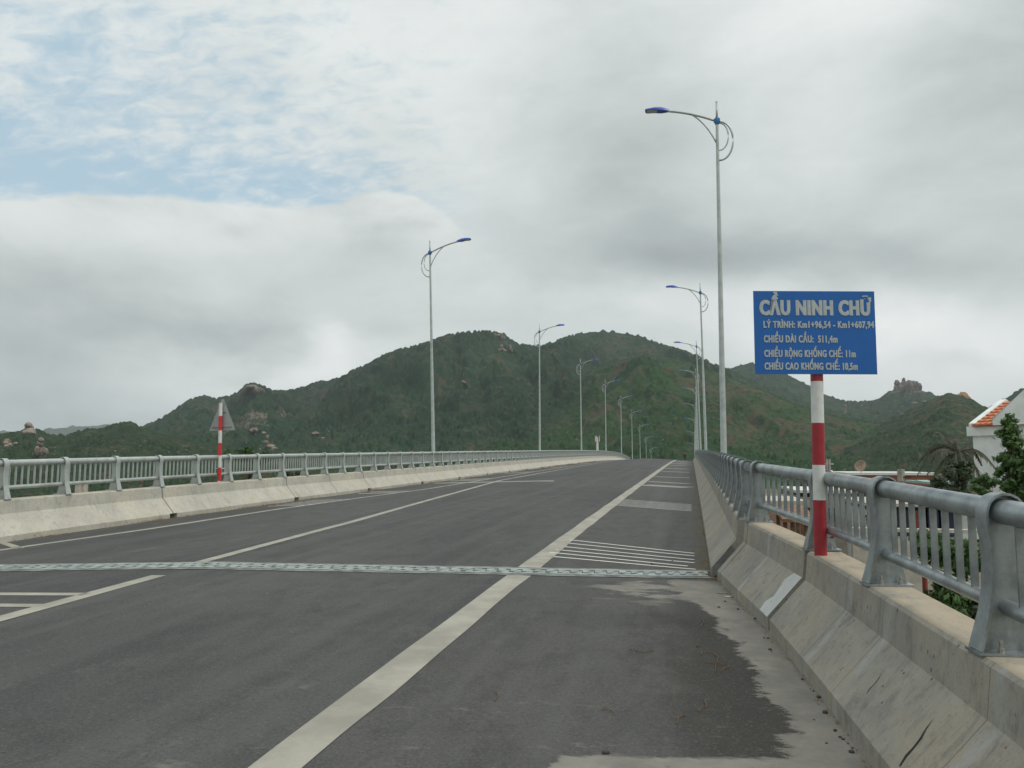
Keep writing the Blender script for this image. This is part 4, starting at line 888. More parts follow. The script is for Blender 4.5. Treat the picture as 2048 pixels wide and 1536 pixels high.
def boulder(m, c, r3, seed, sub=3, blocky=.35):
    bm = bmesh.new(); bmesh.ops.create_icosphere(bm, subdivisions=sub, radius=1); rg_ = random.Random(seed)
    pl = [(Vector((rg_.gauss(0, 1), rg_.gauss(0, 1), rg_.gauss(0, .8))).normalized(), rg_.uniform(.62, .92)) for _ in range(9)]
    vs = []
    for v in bm.verts:
        p = v.co.copy()
        for n, d in pl:
            k = p.dot(n)-d
            if k > 0: p -= n*k*.85
        x, y = p.x*2.2+seed, p.y*2.2+p.z*2.7
        p *= 1+.30*(fbm(np.array([x]), np.array([y]), 3, seed)[0]-.5)
        vs.append(Vector((c[0]+p.x*r3[0], c[1]+p.y*r3[1], c[2]+p.z*r3[2])))
    m.add(vs, [tuple(v.index for v in f.verts) for f in bm.faces]); bm.free()
def outcrop(name, key, rocks, label, mt=ROCK, group=None, sub=3, rfix=None):
    x0, y0 = rocks[0][0], rocks[0][1]+rocks[0][3]; r0 = rfix or lay_r(key, x0, min(y0, 915)); base = atr(x0, y0, r0); m = MB()
    for i, (x, y, hw_, hh_) in enumerate(rocks):
        r_ = r0*(1-.004*i) ; c = atr(x, y, r_-hw_*r_/F_PX*.3); s = r_/F_PX
        boulder(m, c-base, (hw_*s, hw_*s*.9, hh_*s), int(x*3+y)+i, sub)
    o = m.build(name, mt, None, base, angle=28); return tag(o, label, 'rock', group)
G_ = 'granite outcrops on the hills'
outcrop('rock_outcrop', 'left', [(58, 856, 8, 6), (57, 850, 7, 5), (60, 862, 9, 6), (57, 866, 12, 6)], 'balanced pinkish boulder perched on the top of the left low hill', ROCK, G_)
outcrop('rock_outcrop', 'left', [(77, 904, 5.5, 9), (80, 888, 6, 5.5), (86, 903, 5, 9), (92, 903, 5, 6), (82, 880, 5, 5), (74, 900, 4.5, 7)], 'tall stack of pinkish boulders above the left railing', ROCK, G_)
outcrop('rock_outcrop', 'left', [(14, 884, 7, 6), (20, 892, 6, 5), (10, 893, 6, 4), (32, 889, 6, 4)], 'small boulder group at the far left edge of the low hill', ROCK, G_)
outcrop('rock_outcrop', 'left', [(540, 893, 10, 5), (532, 885, 6, 4), (549, 898, 7, 4), (535, 874, 4, 4), (528, 866, 4, 3)], 'pale boulder tumble left of centre below the shrubby slope', ROCK, G_)
outcrop('rock_outcrop', 'left', [(611, 872, 6, 5), (632, 867, 9, 4), (645, 878, 9, 4), (670, 892, 8, 4), (600, 884, 6, 4)], 'scattered pale boulders on the low slope right of the triangular sign', ROCK, G_)
outcrop('rock_outcrop', 'front', [(835, 861, 7, 5), (828, 880, 5, 9), (800, 871, 9, 4), (815, 872, 7, 4), (842, 868, 4, 4), (790, 882, 8, 4)], 'pinkish outcrop beside the nearest left lamp pole', ROCK, G_)
outcrop('rock_outcrop', 'front', [(781, 905, 10, 6), (774, 909, 6, 4)], 'pale dome of rock just over the left railing', ROCK, G_)
outcrop('rock_outcrop', 'front', [(970, 838, 4, 4), (976, 841, 4, 4), (963, 884, 3, 6), (969, 836, 3, 3)], 'small pale rocks halfway up the green slope', ROCK, G_)
outcrop('rock_outcrop', 'main', [(505, 779, 18, 9), (493, 782, 8, 9), (517, 783, 13, 8), (500, 774, 9, 4)], 'grey rock knob on the left shoulder of the big mountain', ROCKG, G_)
outcrop('rock_outcrop', 'main', [(505, 862, 7, 6), (511, 860, 5, 5)], 'grey boulder low on the mountain right of the triangular sign', ROCKG, G_)
outcrop('rock_outcrop', 'main', [(1003, 672, 3.5, 7), (996, 671, 5, 4), (990, 670, 3, 4), (1008, 676, 3, 4)], 'little rock teeth on the summit between the two mountain tops', ROCK, G_)
outcrop('rock_outcrop', 'main', [(1004, 699, 7, 4), (1003, 692, 4, 4), (999, 701, 4, 2.5), (1010, 701, 4, 2.5)], 'pale pyramid shaped rock just under the summit', ROCK, G_)
outcrop('rock_outcrop', 'main', [(1020, 696, 4, 8), (1022, 700, 4, 6)], 'upright rock pillar just under the summit', ROCKG, G_)
outcrop('rock_outcrop', 'main', [(925, 763, 5, 2.5), (929, 765, 4, 2)], 'white streak of rock in the middle of the dark mountain face', ROCK, G_)
outcrop('rock_outcrop', 'right', [(1816, 788, 21, 26), (1800, 786, 11, 23), (1830, 783, 10, 19), (1808, 765, 4, 9), (1794, 766, 5.5, 6), (1824, 768, 9, 6), (1838, 775, 5, 9), (1841, 792, 11, 10), (1849, 799, 14, 7), (1788, 794, 11, 10), (1778, 799, 10, 6), (1858, 799, 9, 5), (1812, 800, 20, 12), (1806, 776, 8, 14), (1820, 780, 7, 17)], 'large rocky crag crowning the peak right of the blue sign', ROCKG, G_, 4, 1985)
outcrop('rock_outcrop', 'brown', [(1926, 794, 9, 10), (1919, 797, 8, 8), (1934, 800, 7, 8)], 'orange brown boulder on top of the near right hill', ROCKO, G_, 3, 896)
outcrop('rock_outcrop', 'right', [(1689, 820, 4, 7), (1691, 828, 5, 5), (1690, 812, 3, 4)], 'pale rock pillar on the slope beside the banded post', ROCK, G_)
outcrop('rock_outcrop', 'right', [(1813, 835, 11, 4), (1806, 830, 6, 3), (1822, 834, 5, 2.5), (1829, 806, 6, 2), (1848, 804, 4, 3)], 'white rock slabs below the crag', ROCK, G_)
# small loose boulders nobody could count
m = MB(); rg_ = random.Random(4)
spots = [('left', 0, 330, 876, 905, 70), ('left', 330, 700, 892, 905, 60), ('main', 420, 760, 820, 890, 60), ('right', 1700, 1880, 808, 850, 40), ('main', 880, 1040, 720, 800, 14), ('front', 900, 1500, 860, 905, 30)]
for key, xa, xb_, ya_, yb_, n in spots:
    for _ in range(n):
        x = rg_.uniform(xa, xb_); y = rg_.uniform(ya_, yb_); r_ = lay_r(key, x, y); s = r_/F_PX; h_ = rg_.uniform(.8, 2.4)
        boulder(m, atr(x, y+.4, r_+1), (h_*s*1.3, h_*s, h_*s), int(x*7+y*3), 1)
tag(m.build('loose_boulders', ROCK, angle=28), 'pale loose boulders strewn over the bushy slopes', 'rocks', kind='stuff')
# ------------------------------------------------------------------ vegetation builders
def leaves(pts, size, name, mt, parent, up=.3, seed=0, aspect=.45):
    r_ = np.random.default_rng(seed); P = np.array(pts); n = len(P)
    d = r_.normal(size=(n, 3)); d[:, 2] += up; d /= np.linalg.norm(d, axis=1)[:, None]
    u = np.cross(d, r_.normal(size=(n, 3))); u /= np.linalg.norm(u, axis=1)[:, None]; v = np.cross(d, u)
    s = size*r_.uniform(.55, 1.3, n)[:, None]
    co = np.stack([P-u*s, P+v*s*aspect-u*s*.1, P+u*s, P-v*s*aspect-u*s*.1], 1).reshape(-1, 3)
    me = bpy.data.meshes.new(name); f = np.arange(4*n).reshape(-1, 4); me.from_pydata(co.tolist(), [], f.tolist()); me.update()
    a = me.attributes.new('leafv', 'FLOAT', 'POINT'); a.data.foreach_set('value', np.repeat(r_.random(n), 4).astype(np.float32))
    return link(name, me, mt, parent)
def tree(name, base, h, crown_pts, nleaf, lsize, mt, label, cat='tree', group=None, seed=1, trunk_r=.12):
    root = empty(name, base, label=label, cat=cat, group=group); rg2 = random.Random(seed); r_ = np.random.default_rng(seed)
    m = MB(); tp = [(0, 0, 0), (.03*h*rg2.uniform(-1, 1), 0, h*.35), (.03*h*rg2.uniform(-1, 1), 0, h*.65), (crown_pts[0][0]*.6, 0, h*.85)]
    m.tube(tp, [trunk_r, trunk_r*.8, trunk_r*.55, trunk_r*.25], 10); pts = []
    for (cx_, cy2, cz, r1) in crown_pts:
        s0 = Vector(tp[1]).lerp(Vector(tp[2]), rg2.random()); c = Vector((cx_, cy2, cz)); mid = s0.lerp(c, .55)+Vector((0, 0, r1*.2))
        m.tube([s0, mid, c], [trunk_r*.35, trunk_r*.22, trunk_r*.08], 6)
        k = max(6, int(9*r1/.6))
        subs = [c+Vector((rg2.gauss(0, 1), rg2.gauss(0, 1), rg2.gauss(0, .8))).normalized()*r1*rg2.uniform(.35, 1.0) for _ in range(k)]
        for s_ in subs:
            m.tube([c, s_], [trunk_r*.08, trunk_r*.03], 4)
            nl = int(nleaf*r1*r1/k); q = r_.normal(size=(max(nl, 5), 3))*r1*.23*np.array([1.35, 1.35, 1.1])+np.array(s_); pts.append(q)
    m.build('trunk', BARK, root, smooth=True); P = np.concatenate(pts)
    leaves(P, lsize, 'crown', mt, root, .1, seed); return root
def gp(px_, Y):    # ground point under pixel column at forward distance Y
    X = at(px_, 925, Y).x; return Vector((X, Y, float(gz(X, Y))))
# tree in front of the white house
Yt = 30; b0 = gp(2030, Yt); s = Yt/F_PX
def cp(lst, b, Y): return [(at(x, y, Y).x-b.x, random.uniform(-.5, .5), at(x, y, Y).z-b.z, r_*.84*Y/F_PX) for x, y, r_ in lst]
tree('garden_tree', b0, 7.5, cp([(2012, 845, 13), (2005, 862, 15), (2022, 868, 16), (2015, 888, 18), (2036, 900, 20), (2010, 915, 17), (2030, 930, 22), (2005, 940, 15), (2045, 955, 24), (2020, 965, 20), (2008, 972, 15), (2055, 985, 28), (2030, 1000, 24), (2065, 930, 22), (2060, 890, 15), (2075, 1010, 30), (2040, 1035, 28)], b0, Yt), 4200, .10, LEAF, 'leafy green tree in front of the white house at the right edge', seed=3)
b1 = gp(1968, 33); tree('small_tree', b1, 4, cp([(1960, 962, 11), (1972, 958, 12), (1983, 966, 11), (1968, 975, 14), (1955, 980, 12), (1980, 985, 13)], b1, 33), 9000, .07, LEAF, 'small round bright green tree against the white house wall', seed=5, trunk_r=.06)
b2 = gp(1915, 38); tree('dark_tree', b2, 5, cp([(1908, 930, 11), (1920, 945, 14), (1895, 950, 15), (1925, 968, 14), (1880, 965, 13), (1912, 985, 20), (1885, 990, 16), (1925, 1010, 18), (1932, 930, 8)], b2, 38), 7500, .10, LEAFD, 'dark brownish tree left of the white house', seed=8)
def palm(base, h, fronds, label, seed):
    root = empty('palm', base, label=label, cat='tree'); rg2 = random.Random(seed); m = MB(); m.tube([(0, 0, 0), (.1, 0, h*.5), (0, 0, h)], [.16, .13, .11], 10); m.build('trunk', BARK, root, smooth=True)
    vs = []; 
    mm = MB()
    for (ang, ln, rise, droop) in fronds:
        dx, dy = math.cos(ang), math.sin(ang); prev = None; pts = []
        for i in range(15):
            t = i/14; pts.append(Vector((dx*ln*t, dy*ln*t, h+rise*math.sin(t*2.1)-droop*t*t)))
        mm.tube(pts, [.03*(1-.8*i/14) for i in range(15)], 5)
        side = Vector((-dy, dx, 0))
        for i in range(1, 15):
            p = pts[i]; tdir = (pts[i]-pts[i-1]).normalized()
            for k in (-1, 1):
                for j in range(3):
                    q = p+(pts[i-1]-p)*(j/3); L_ = ln*.28*math.sin(.25+2.6*i/14)*rg2.uniform(.7, 1.1)
                    e = q+side*k*L_*.55+tdir*L_*.45+Vector((0, 0, -L_*rg2.uniform(.35, .8))); w2 = tdir*.06
                    mm.add([q-w2, q+w2, e], [(0, 1, 2)])
    me = mm.mesh('frond', False); a = me.attributes.new('leafv', 'FLOAT', 'POINT'); a.data.foreach_set('value', np.random.default_rng(seed).random(len(me.vertices)).astype(np.float32)); link('frond', me, FROND, root); return root
b3 = gp(1918, 42); hp = at(1918, 908, 42).z-b3.z
palm(b3, hp, [(math.pi-.35, 1.5, 1.3, .3), (math.pi+.2, 2.0, .7, 1.6), (math.pi-.6, 1.9, .9, 1.3), (2.0, 1.8, .9, 1.1), (4.3, 2.0, .5, 1.9), (math.pi+.5, 1.9, .5, 1.4), (2.3, 1.7, .8, 1.0), (.6, 1.5, .8, 1.2), (-.7, 1.7, .6, 1.4), (-1.8, 1.8, .6, 1.7), (1.4, 1.5, 1.0, .8), (3.7, 2.0, .2, 1.9), (-1.2, 1.6, .3, 1.9)], 'dull palm with drooping fronds left of the white house', 2)
# shrubs under the railing and trees over the left railing
for px_, y_, Y_, r1, lab, mt in ((1895, 1095, 17, 40, 'dark green shrub seen between the near balusters', LEAF), (1880, 1190, 15, 34, 'leafy shrub just below the near bottom rail', LEAF), (2005, 1100, 16, 44, 'shrub behind the right most railing post', LEAF), (1760, 1035, 24, 14, 'small shrub behind the railing right of the sign post', LEAFD), (1925, 1200, 15, 32, 'bush beside the green bin', LEAFD)):
    b = gp(px_, Y_); c = at(px_, y_, Y_)-b; rr = r1*Y_/F_PX
    tree('shrub', b, max(.6, c.z), [(c.x+random.uniform(-1, 1)*rr, random.uniform(-.6, .6)*rr, c.z+random.uniform(-1, .6)*rr, rr*.6) for _ in range(9)], 3200/(rr*rr*4)*.8, .07, mt, lab, 'shrub', 'shrubs beside the right embankment', seed=int(px_), trunk_r=.04)
for px_, y_, Y_, r1, lab in ((487, 906, 60, 13, 'green tree top showing over the left railing beside the triangular sign'), (512, 912, 62, 10, 'round tree top over the left railing'), (530, 909, 64, 11, 'rightmost tree top over the left railing'), (454, 903, 58, 6, 'thin yellowish tree top right behind the triangular sign post'), (580, 955, 75, 22, 'dark tree seen through the left balusters'), (500, 955, 70, 24, 'dark tree seen through the balusters right of the triangular sign')):
    b = gp(px_, Y_); c = at(px_, y_, Y_)-b; rr = r1*Y_/F_PX
    tree('shore_tree', b, max(1, c.z), [(c.x+random.uniform(-.9, .9)*rr, random.uniform(-1, 1)*rr, c.z+random.uniform(-1.5, .5)*rr, rr*.55) for _ in range(9)], 2600/(rr*rr*4), .12, LEAFD if y_ > 920 else LEAF, lab, 'tree', 'trees beyond the left railing', seed=int(px_), trunk_r=.08)
# scrub on the shore, left
pts = []; 
for _ in range(520):
    Y_ = random.uniform(90, 420); X_ = random.uniform(-1.05, -.02)*Y_-14; r1 = random.uniform(.8, 2.2); z = float(gz(X_, Y_))
    q = RNG.normal(size=(70, 3))*np.array([r1, r1, r1*.55])*.6; q[:, 2] = np.abs(q[:, 2]); pts.append(q+np.array([X_, Y_, z]))
o = leaves(np.concatenate(pts), .32, 'shore_scrub', LEAFD, None, .5, 3, .6); tag(o, 'low dark scrub on the flat land beyond the left railing', 'scrub', kind='stuff')
# ------------------------------------------------------------------ right side village
hb = gp(1948, 45); 
hs = empty('white_house', hb, label='white rendered house with orange tiled roof at the right edge', cat='house'); hs.rotation_euler = (0, 0, R(-45))
HZ = lambda y, Y=45: at(1960, y, Y).z-hb.z
HX = lambda x, Y=45: (at(x, 900, Y).x-hb.x)*1.12
we_ = HZ(872); he = HZ(853)
m = MB(); wx0, wx1 = HX(1947), HX(2250); m.box(((wx0+wx1)/2, 3, we_/2), (wx1-wx0, 6, we_)); m.build('wall', WALLW, hs)
m = MB(); ex0, ex1 = HX(1938.5), HX(2260); m.prism([(-.14, he), (-.14, we_+.0), (6.1, we_), (6.1, he)], lambda u, v, w2: (w2, u, v), ex0, ex1); m.build('eave', WALLW, hs)
# roof plane rising away from the camera, tiles in rows
rx0, rx1 = HX(1952), HX(2250); rt = he+1.35; m = MB(); rows = 8; D = 3.4
for i in range(rows):
    y0, y1 = -.3+D*i/rows, -.3+D*(i+1)/rows+.04; z0_, z1_ = he+.02+(rt-he)*i/rows, he+.02+(rt-he)*(i+1)/rows
    nn = int((rx1-rx0)/.07); vs = []
    for k in range(nn+1):
        x = rx0+(rx1-rx0)*k/nn; wv = .035*abs(math.sin(math.pi*k/4)); vs += [(x, y0, z0_+.07+wv), (x, y1, z1_+.01+wv)]
    m.add(vs, [(2*k, 2*k+2, 2*k+3, 2*k+1) for k in range(nn)]); m.add([(rx0, y0, z0_+.0), (rx1, y0, z0_+.0), (rx1, y0, z0_+.075), (rx0, y0, z0_+.075)], [(0, 1, 2, 3)])
m.prism([(-.3, he), (D-.3, rt), (2*D-.3, he)], lambda u, v, w2: (w2, u, v-.02), rx0, rx1)
m.build('roof', TILE, hs)
for xx, ww in ((HX(1950), .30),):
    m = MB(); m.prism([(-.16, he+.003), (-.16, he+.16), (D-.3, rt+.18), (2*D-.3, he+.2), (2*D-.3, he+.003)], lambda u, v, w2: (w2, u, v), xx-.16, xx+.14); m.build('verge_parapet', WALLW, hs)
m = MB(); gx = HX(1995); m.prism([(gx, he+.003), (gx, he+.25), (gx+1.9, he+2.0), (gx+3.8, he+.25), (gx+3.8, he+.003)], lambda u, v, w2: (u, w2, v), -.45, -.2); m.build('gable', WALLW, hs)
m = MB(); m.tube([(gx-.05, -.33, he+.25), (gx+1.9, -.33, he+2.03), (gx+3.85, -.33, he+.25)], .09, 8); m.build('gable_coping', SIGNBK, hs)
m = MB(); m.box((HX(2090), -.02, HZ(960)), (1.4, .06, 1.3)); m.build('window', GLASSD, hs)
# brick building with white coping
bb = gp(1790, 60); bz = lambda y: at(1790, y, 60).z-bb.z; bxf = lambda x: at(x, 945, 60).x-bb.x
bk = empty('brick_building', bb, label='low red brick building with white coping behind the right railing', cat='building')
m = MB(); m.box(((bxf(1696)+bxf(1880))/2, 4, bz(950)/2), (bxf(1880)-bxf(1696), 8, bz(950))); m.build('wall', BRICK, bk)
m = MB(); m.box(((bxf(1696)+bxf(1880))/2, 4, bz(947.8)), (bxf(1880)-bxf(1696)+.2, 8.2, .17)); m.build('coping', WHITE, bk)
for x in (1720, 1780, 1850):
    m = MB(); m.box((bxf(x), -.02, bz(1000)), (1.1, .08, 1.4)); m.build('window', GLASSD, bk)
db = Vector((at(1722, 940, 61).x, 61, bb.z+bz(946))); ds = empty('satellite_dish', db, label='rusty satellite dish on the brick building roof', cat='satellite dish')
m = MB(); rings = []
for i in range(6):
    r1 = .42*i/5+.001; rings.append([(r1*math.cos(a), -.35*r1*r1/.42, r1*math.sin(a)) for a in [2*math.pi*j/20 for j in range(20)]])
m.sweep(rings, caps=False); dd = m.build('dish', plain('rusty_dish', (.30, .22, .16), .7, .2, .3, 5), ds, (0, -.1, .45), smooth=True); dd.rotation_euler = (R(-20), 0, R(-35)); md = dd.modifiers.new('s', 'SOLIDIFY'); md.thickness = .02
m = MB(); m.tube([(0, 0, 0), (0, 0, .35), (0, -.1, .45)], .03, 8); m.tube([(0, -.1, .3), (.35, -.5, .45)], .015, 6); m.box((.36, -.52, .47), (.08, .08, .1)); m.build('mount', DPLATE, ds)
ub = gp(1801, 50); m = MB(); hz_ = at(1801, 938, 50).z-ub.z; ut = empty('utility_pole', ub, label='short square concrete utility pole in front of the brick building', cat='pole')
m.tube([(0, 0, 0), (0, 0, hz_)], [.26, .20], 4); m.build('pole', plain('old_concrete_pole', (.30, .28, .23), .9, 0, .25, 3, .3), ut)
m = MB(); m.box((.25, -.1, hz_-.45), (.5, .06, .06)); m.tube([(.1, -.2, hz_-.5), (2.2, -.5, hz_-1.0), (4.5, 0, hz_-.9)], .012, 5); m.tube([(.1, -.2, hz_-.7), (-2.2, -.5, hz_-1.1), (-4.5, 0, hz_-1.0)], .012, 5); m.build('cable_bracket', DARK, ut)
def simple_building(name, x0, x1, ytop, Y, depth, wall, roofm, label, cat, extra=None, over=.25, rth=.12, group=None):
    b = gp((x0+x1)/2, Y); r = empty(name, b, label=label, cat=cat, group=group); X = lambda x: at(x, 950, Y).x-b.x; Z = lambda y: at(x0, y, Y).z-b.z
    h = max(.6, Z(ytop)); m = MB(); m.box(((X(x0)+X(x1))/2, depth/2, (h-.4)/2-.2), (X(x1)-X(x0), depth, h+.4-.01)); m.build('wall', wall, r)
    m = MB(); m.box(((X(x0)+X(x1))/2, depth/2, h+rth/2-.008), (X(x1)-X(x0)+2*over, depth+2*over, rth)); m.build('roof', roofm, r)
    if extra: extra(r, X, Z, h)
    return r
def ex_teal(r, X, Z, h): pass
simple_building('low_house', 1868, 1925, 968, 48, 5, WALLW, TEAL, 'low house with pale teal sheet roof in front of the brick building', 'house')
def ex_shop(r, X, Z, h):
    for x, w2, mt, nm in ((1775, .35, REDP, 'door'), (1835, .55, REDP, 'shop_panel'), (1868, .8, BLUEP, 'shutter'), (1895, .8, BLUEP, 'shutter'), (1800, .5, GLASSD, 'window')):
        m = MB(); m.box((X(x), -.03, Z(1045)), (w2, .07, 1.0)); m.build(nm, mt, r)
simple_building('shop_house', 1745, 1990, 1012, 34, 6, WALLW, PALE, 'village shop house with blue shutters and red panels seen between the balusters', 'house', ex_shop)
simple_building('garden_wall', 1700, 1990, 1062, 26, .3, PALE, PALE, 'low pale stone wall behind the near balusters', 'wall', None, .03, .1)
def ex_pink(r, X, Z, h):
    m = MB(); m.box((X(1545), -.03, h*.5), (.8, .08, 1.0)); m.build('window', GLASSD, r)
simple_building('brick_shed', 1500, 1610, 1008, 27, 4, PINK, PALE, 'pinkish brick shed seen under the right railing left of the sign post', 'shed', ex_pink, .05)
def ex_house(r, X, Z, h):
    for x in (1625, 1650): 
        m = MB(); m.box((X(x), -.03, h-1.2), (.7, .08, 1.0)); m.build('window', GLASSD, r)
simple_building('village_house', 1600, 1700, 985, 40, 6, PALE, WHITE, 'cream village house behind the banded post', 'house', ex_house)
# timber frame under the rail
b = gp(1590, 21); tf = empty('timber_shelter', b, label='old wooden shelter frame below the right railing left of the sign post', cat='shelter'); Xs = lambda x: at(x, 1050, 21).x-b.x; Zs = lambda y: at(1590, y, 21).z-b.z
m = MB()
for x in (1570, 1585, 1612, 1622):
    m.box((Xs(x), 0, Zs(1040)/2), (.09, .09, Zs(1040))); m.box((Xs(x), 1.6, Zs(1030)/2), (.09, .09, Zs(1030)))
m.build('frame', WOOD, tf)
m = MB(); m.prism([(-.3, Zs(1043)), (1.9, Zs(1024)), (1.9, Zs(1024)+.08), (-.3, Zs(1043)+.08)], lambda u, v, w2: (w2, u, v), Xs(1562), Xs(1630)); m.build('roof', WOOD, tf)
b = gp(1838, 19); m = MB(); hh = at(1838, 1095, 19).z-b.z; m.tube([(0, 0, 0), (0, 0, hh)], .055, 12); m.tube([(0, 0, hh), (0, 0, hh+.03)], .08, 12); o = m.build('red_post', REDP, None, b, angle=40); tag(o, 'plain rusty red post standing below the near railing', 'post')
b = gp(1948, 16); b.z = at(1948, 1215, 16).z-.25; bi = empty('waste_bin', Vector((b.x, 16, float(gz(b.x, 16)))), label='green plastic bin below the near railing', cat='bin'); hz0 = at(1948, 1180, 16).z-float(gz(b.x, 16))
m = MB(); m.tube([(0, 0, hz0-.75 if hz0 > .8 else 0), (0, 0, hz0-.05)], [.26, .34], 20); m.build('bin_body', GREENP, bi, angle=40); m = MB(); m.tube([(0, 0, hz0-.05), (0, 0, hz0)], [.37, .33], 20); m.build('lid', GREENP, bi, angle=40)
m = MB(); m.box((0, 0, (hz0-.76)/2), (.8, .8, max(.05, hz0-.76))); m.build('bin_stand', PALE, bi)
# grey paved yard and a brown fence post
b = gp(1650, 20)
m = MB()
for x in (1700, 1709):
    pass
# ------------------------------------------------------------------ telecom mast beyond the left railing
Y_ = 170; mb = gp(1195, Y_); X = lambda x: at(x, 890, Y_).x-mb.x; Z = lambda y: at(1195, y, Y_).z-mb.z
tm = empty('telecom_mast', mb, label='white telecom mast with upright panel antennas behind the left railing', cat='mast')
m = MB(); m.tube([(0, 0, 0), (0, 0, Z(888)), (0, 0, Z(874))], [.32, .24, .10], 12); m.build('mast', WHITE, tm, angle=40)
for x, y in ((-.40, 0), (.42, 0), (-.12, -.35)):
    m = MB(); m.box((x, y, Z(878)), (.20, .10, 1.3)); m.build('panel_antenna', WHITE, tm)
m = MB(); m.box((0, -.05, Z(883)), (1.0, .08, .08)); m.box((0, -.05, Z(874)), (1.0, .08, .08)); m.box((.2, .1, Z(876)), (.12, .12, 1.4)); m.build('antenna_frame', REDP, tm)
# stone bollards behind the left railing
for x in (158, 168):
    b = atr(x, 978, 38); bzz = float(gz(b.x, b.y)); m = MB(); m.box((0, 0, 0), (.22, .22, .45)); m.box((0, 0, .24), (.27, .27, .05)); m.box((0, 0, (bzz-b.z)/2-.22), (.16, .16, max(.2, b.z-bzz-.45))); o = m.build('stone_bollard', PALE, None, b, bevel=.01); tag(o, 'pale stone pillar top seen through the left railing', 'pillar', 'stone pillars beyond the left railing')
# ------------------------------------------------------------------ road debris
m = MB(); boulder(m, (0, 0, 0), (1, .8, .6), 3, 2); peb = m.mesh('pebble'); peb.materials.append(STONE); peb.shade_smooth(); rg3 = random.Random(21)
PB = [(1465, 1195), (1478, 1211), (1476, 1219), (1530, 1241), (1528, 1276), (1536, 1277), (1540, 1300), (1573, 1297), (1577, 1308), (1590, 1318), (1603, 1338), (1605, 1359), (1607, 1352), (1627, 1383), (1637, 1395), (1650, 1426), (1628, 1440), (1653, 1487), (1680, 1475), (1686, 1479), (1705, 1497), (1703, 1505), (1420, 1260), (1395, 1294), (1543, 1304), (1212, 1507), (1340, 1184), (1438, 1215), (1450, 1203), (1345, 1122), (1305, 1129), (1322, 1131), (1510, 1238), (1560, 1266), (1385, 1103), (1670, 1462), (1696, 1488)]
for i, (x, y) in enumerate(PB):
    p = on(x, y, road); s = rg3.uniform(.006, .016)*(1.0 if i % 5 else 1.5); o = link('pebble', peb, None, None, (p.x, p.y, p.z+s*.3)); o.scale = (s, s*rg3.uniform(.8, 1.5), s); o.rotation_euler = (0, 0, rg3.uniform(0, 6))
    tag(o, 'small dark pebble lying on the road beside the right barrier', 'pebble', 'loose dark pebbles on the road')
p = on(1456, 1195, road); o = link('litter', peb.copy(), None, None, (p.x, p.y, p.z+.008)); o.data.materials[0] = LITTER; o.scale = (.035, .02, .012); tag(o, 'crumpled white scrap of litter in the gutter near the joint', 'litter')
def twig(pts, r_=.003, lab=''):
    P = [on(x, y, road) for x, y in pts]; base = P[0]; m = MB()
    PP = []
    for i in range(len(P)-1):
        for k in range(4): PP.append(P[i].lerp(P[i+1], k/4)-base+Vector((rg3.uniform(-.004, .004), rg3.uniform(-.006, .006), .006+.01*rg3.random())))
    PP.append(P[-1]-base+Vector((0, 0, .006))); m.tube(PP, r_, 5); o = m.build('dry_stalk', STRAW, None, base); tag(o, lab, 'stalk', 'dry stalks on the asphalt')
for pts, lab in (([(1258, 1302), (1268, 1300), (1275, 1305), (1290, 1306), (1308, 1302)], 'curled dry stalk on the asphalt left of the others'), ([(1402, 1312), (1405, 1306), (1425, 1308), (1437, 1317), (1432, 1330), (1430, 1345)], 'tangled dry stalk on the dark asphalt near the gutter'), ([(1402, 1325), (1440, 1330), (1460, 1335), (1440, 1345)], 'second tangled stalk touching the darkest asphalt'), ([(1398, 1425), (1403, 1418), (1415, 1418), (1410, 1403)], 'hooked dry stalk lower down on the shoulder'), ([(1355, 1450), (1356, 1438), (1372, 1432)], 'short bent stalk left of the hooked one'), ([(984, 1384), (997, 1390), (990, 1404)], 'small forked stalk just right of the wide white line'), ([(1405, 1240), (1408, 1246), (1403, 1255)], 'tiny curved stalk near the mortar patches'), ([(1203, 1422), (1208, 1416), (1218, 1422), (1228, 1426)], 'faint stalk on the shoulder near the bottom of the picture'), ([(1435, 1189), (1465, 1189)], 'straight pale stalk in the gutter by the joint')):
    twig(pts, .0028, lab)
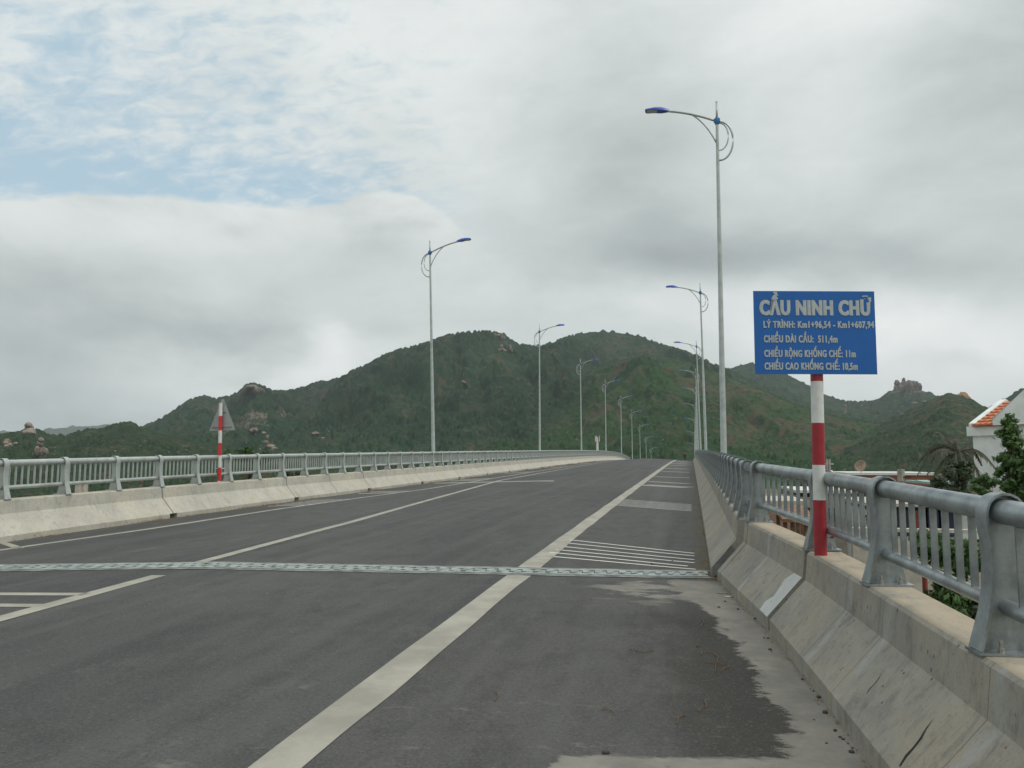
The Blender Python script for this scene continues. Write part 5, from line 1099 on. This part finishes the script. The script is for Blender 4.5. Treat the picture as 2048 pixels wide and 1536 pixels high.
# dry grass at barrier feet
def tuft(o0, n, ln, spread):
    vs = []; 
    for _ in range(n):
        bx_ = rg3.gauss(0, spread[0]); by = rg3.gauss(0, spread[1]); a = rg3.uniform(0, 6.28); l_ = ln*rg3.uniform(.4, 1.2); wv = .004
        e = (bx_+math.cos(a)*l_*.8, by+math.sin(a)*l_*.8, rg3.uniform(.1, .7)*l_); vs.append(((bx_-wv, by, 0), (bx_+wv, by, 0), e))
    return [[(o0[0]+x, o0[1]+y, o0[2]+z) for x, y, z in t] for t in vs]
T = []
for x, y in ((75, 1071), (240, 1042), (345, 1030), (500, 1010), (580, 1001), (587, 997)):
    p = on(x, y, road); p.x = XLB+.09; T += tuft((p.x, p.y, road(p.x, p.y)), 160, .09, (.06, .4))
for Y in list(range(16, 95, 3)): 
    if rg3.random() < .8: T += tuft((XLB+.12, Y+rg3.uniform(-1, 1), road(XLB+.12, Y)), int(60+rg3.random()*260), .10+Y*.0012, (.09, .7))
for Y in (10.3, 10.6, 11.5, 12.5, 15, 18, 22): T += tuft((.14, Y, road(.14, Y)), 70, .05, (.05, .3))
for x, y in ((1300, 0),): pass
for Y in np.linspace(3.8, 9.8, 28): T += tuft((xrb(Y)-.025, Y, road(xrb(Y), Y)), 16, .03, (.012, .12))
T += tuft((.24, 10.03, road(.2, 10.03)), 120, .05, (.07, .06))
me = bpy.data.meshes.new('dry_grass'); vv = [v for t in T for v in t]; me.from_pydata(vv, [], [(3*i, 3*i+1, 3*i+2) for i in range(len(T))]); me.update()
a = me.attributes.new('leafv', 'FLOAT', 'POINT'); a.data.foreach_set('value', np.repeat(np.random.default_rng(1).random(len(T)), 3).astype(np.float32))
tag(link('dry_grass', me, STRAW), 'dry straw coloured grass caught along the foot of the barriers', 'grass', kind='stuff')
# ------------------------------------------------------------------ haze
hz = bpy.data.materials.new('haze_air'); hz.use_nodes = True; t = NT(hz.node_tree); t.n.clear(); pv = t.new('ShaderNodeVolumePrincipled'); pv.inputs['Color'].default_value = (.80, .88, .93, 1)
pv.inputs['Density'].default_value = .00010; pv.inputs['Anisotropy'].default_value = 0.2; mo = t.new('ShaderNodeOutputMaterial'); t.l.new(pv.outputs[0], mo.inputs['Volume'])
m = MB(); m.box((0, 2650, 143), (9000, 7700, 314)); o = m.build('haze', hz); tag(o, 'thin pale haze in the air between the bridge and the mountains', 'haze', kind='stuff')
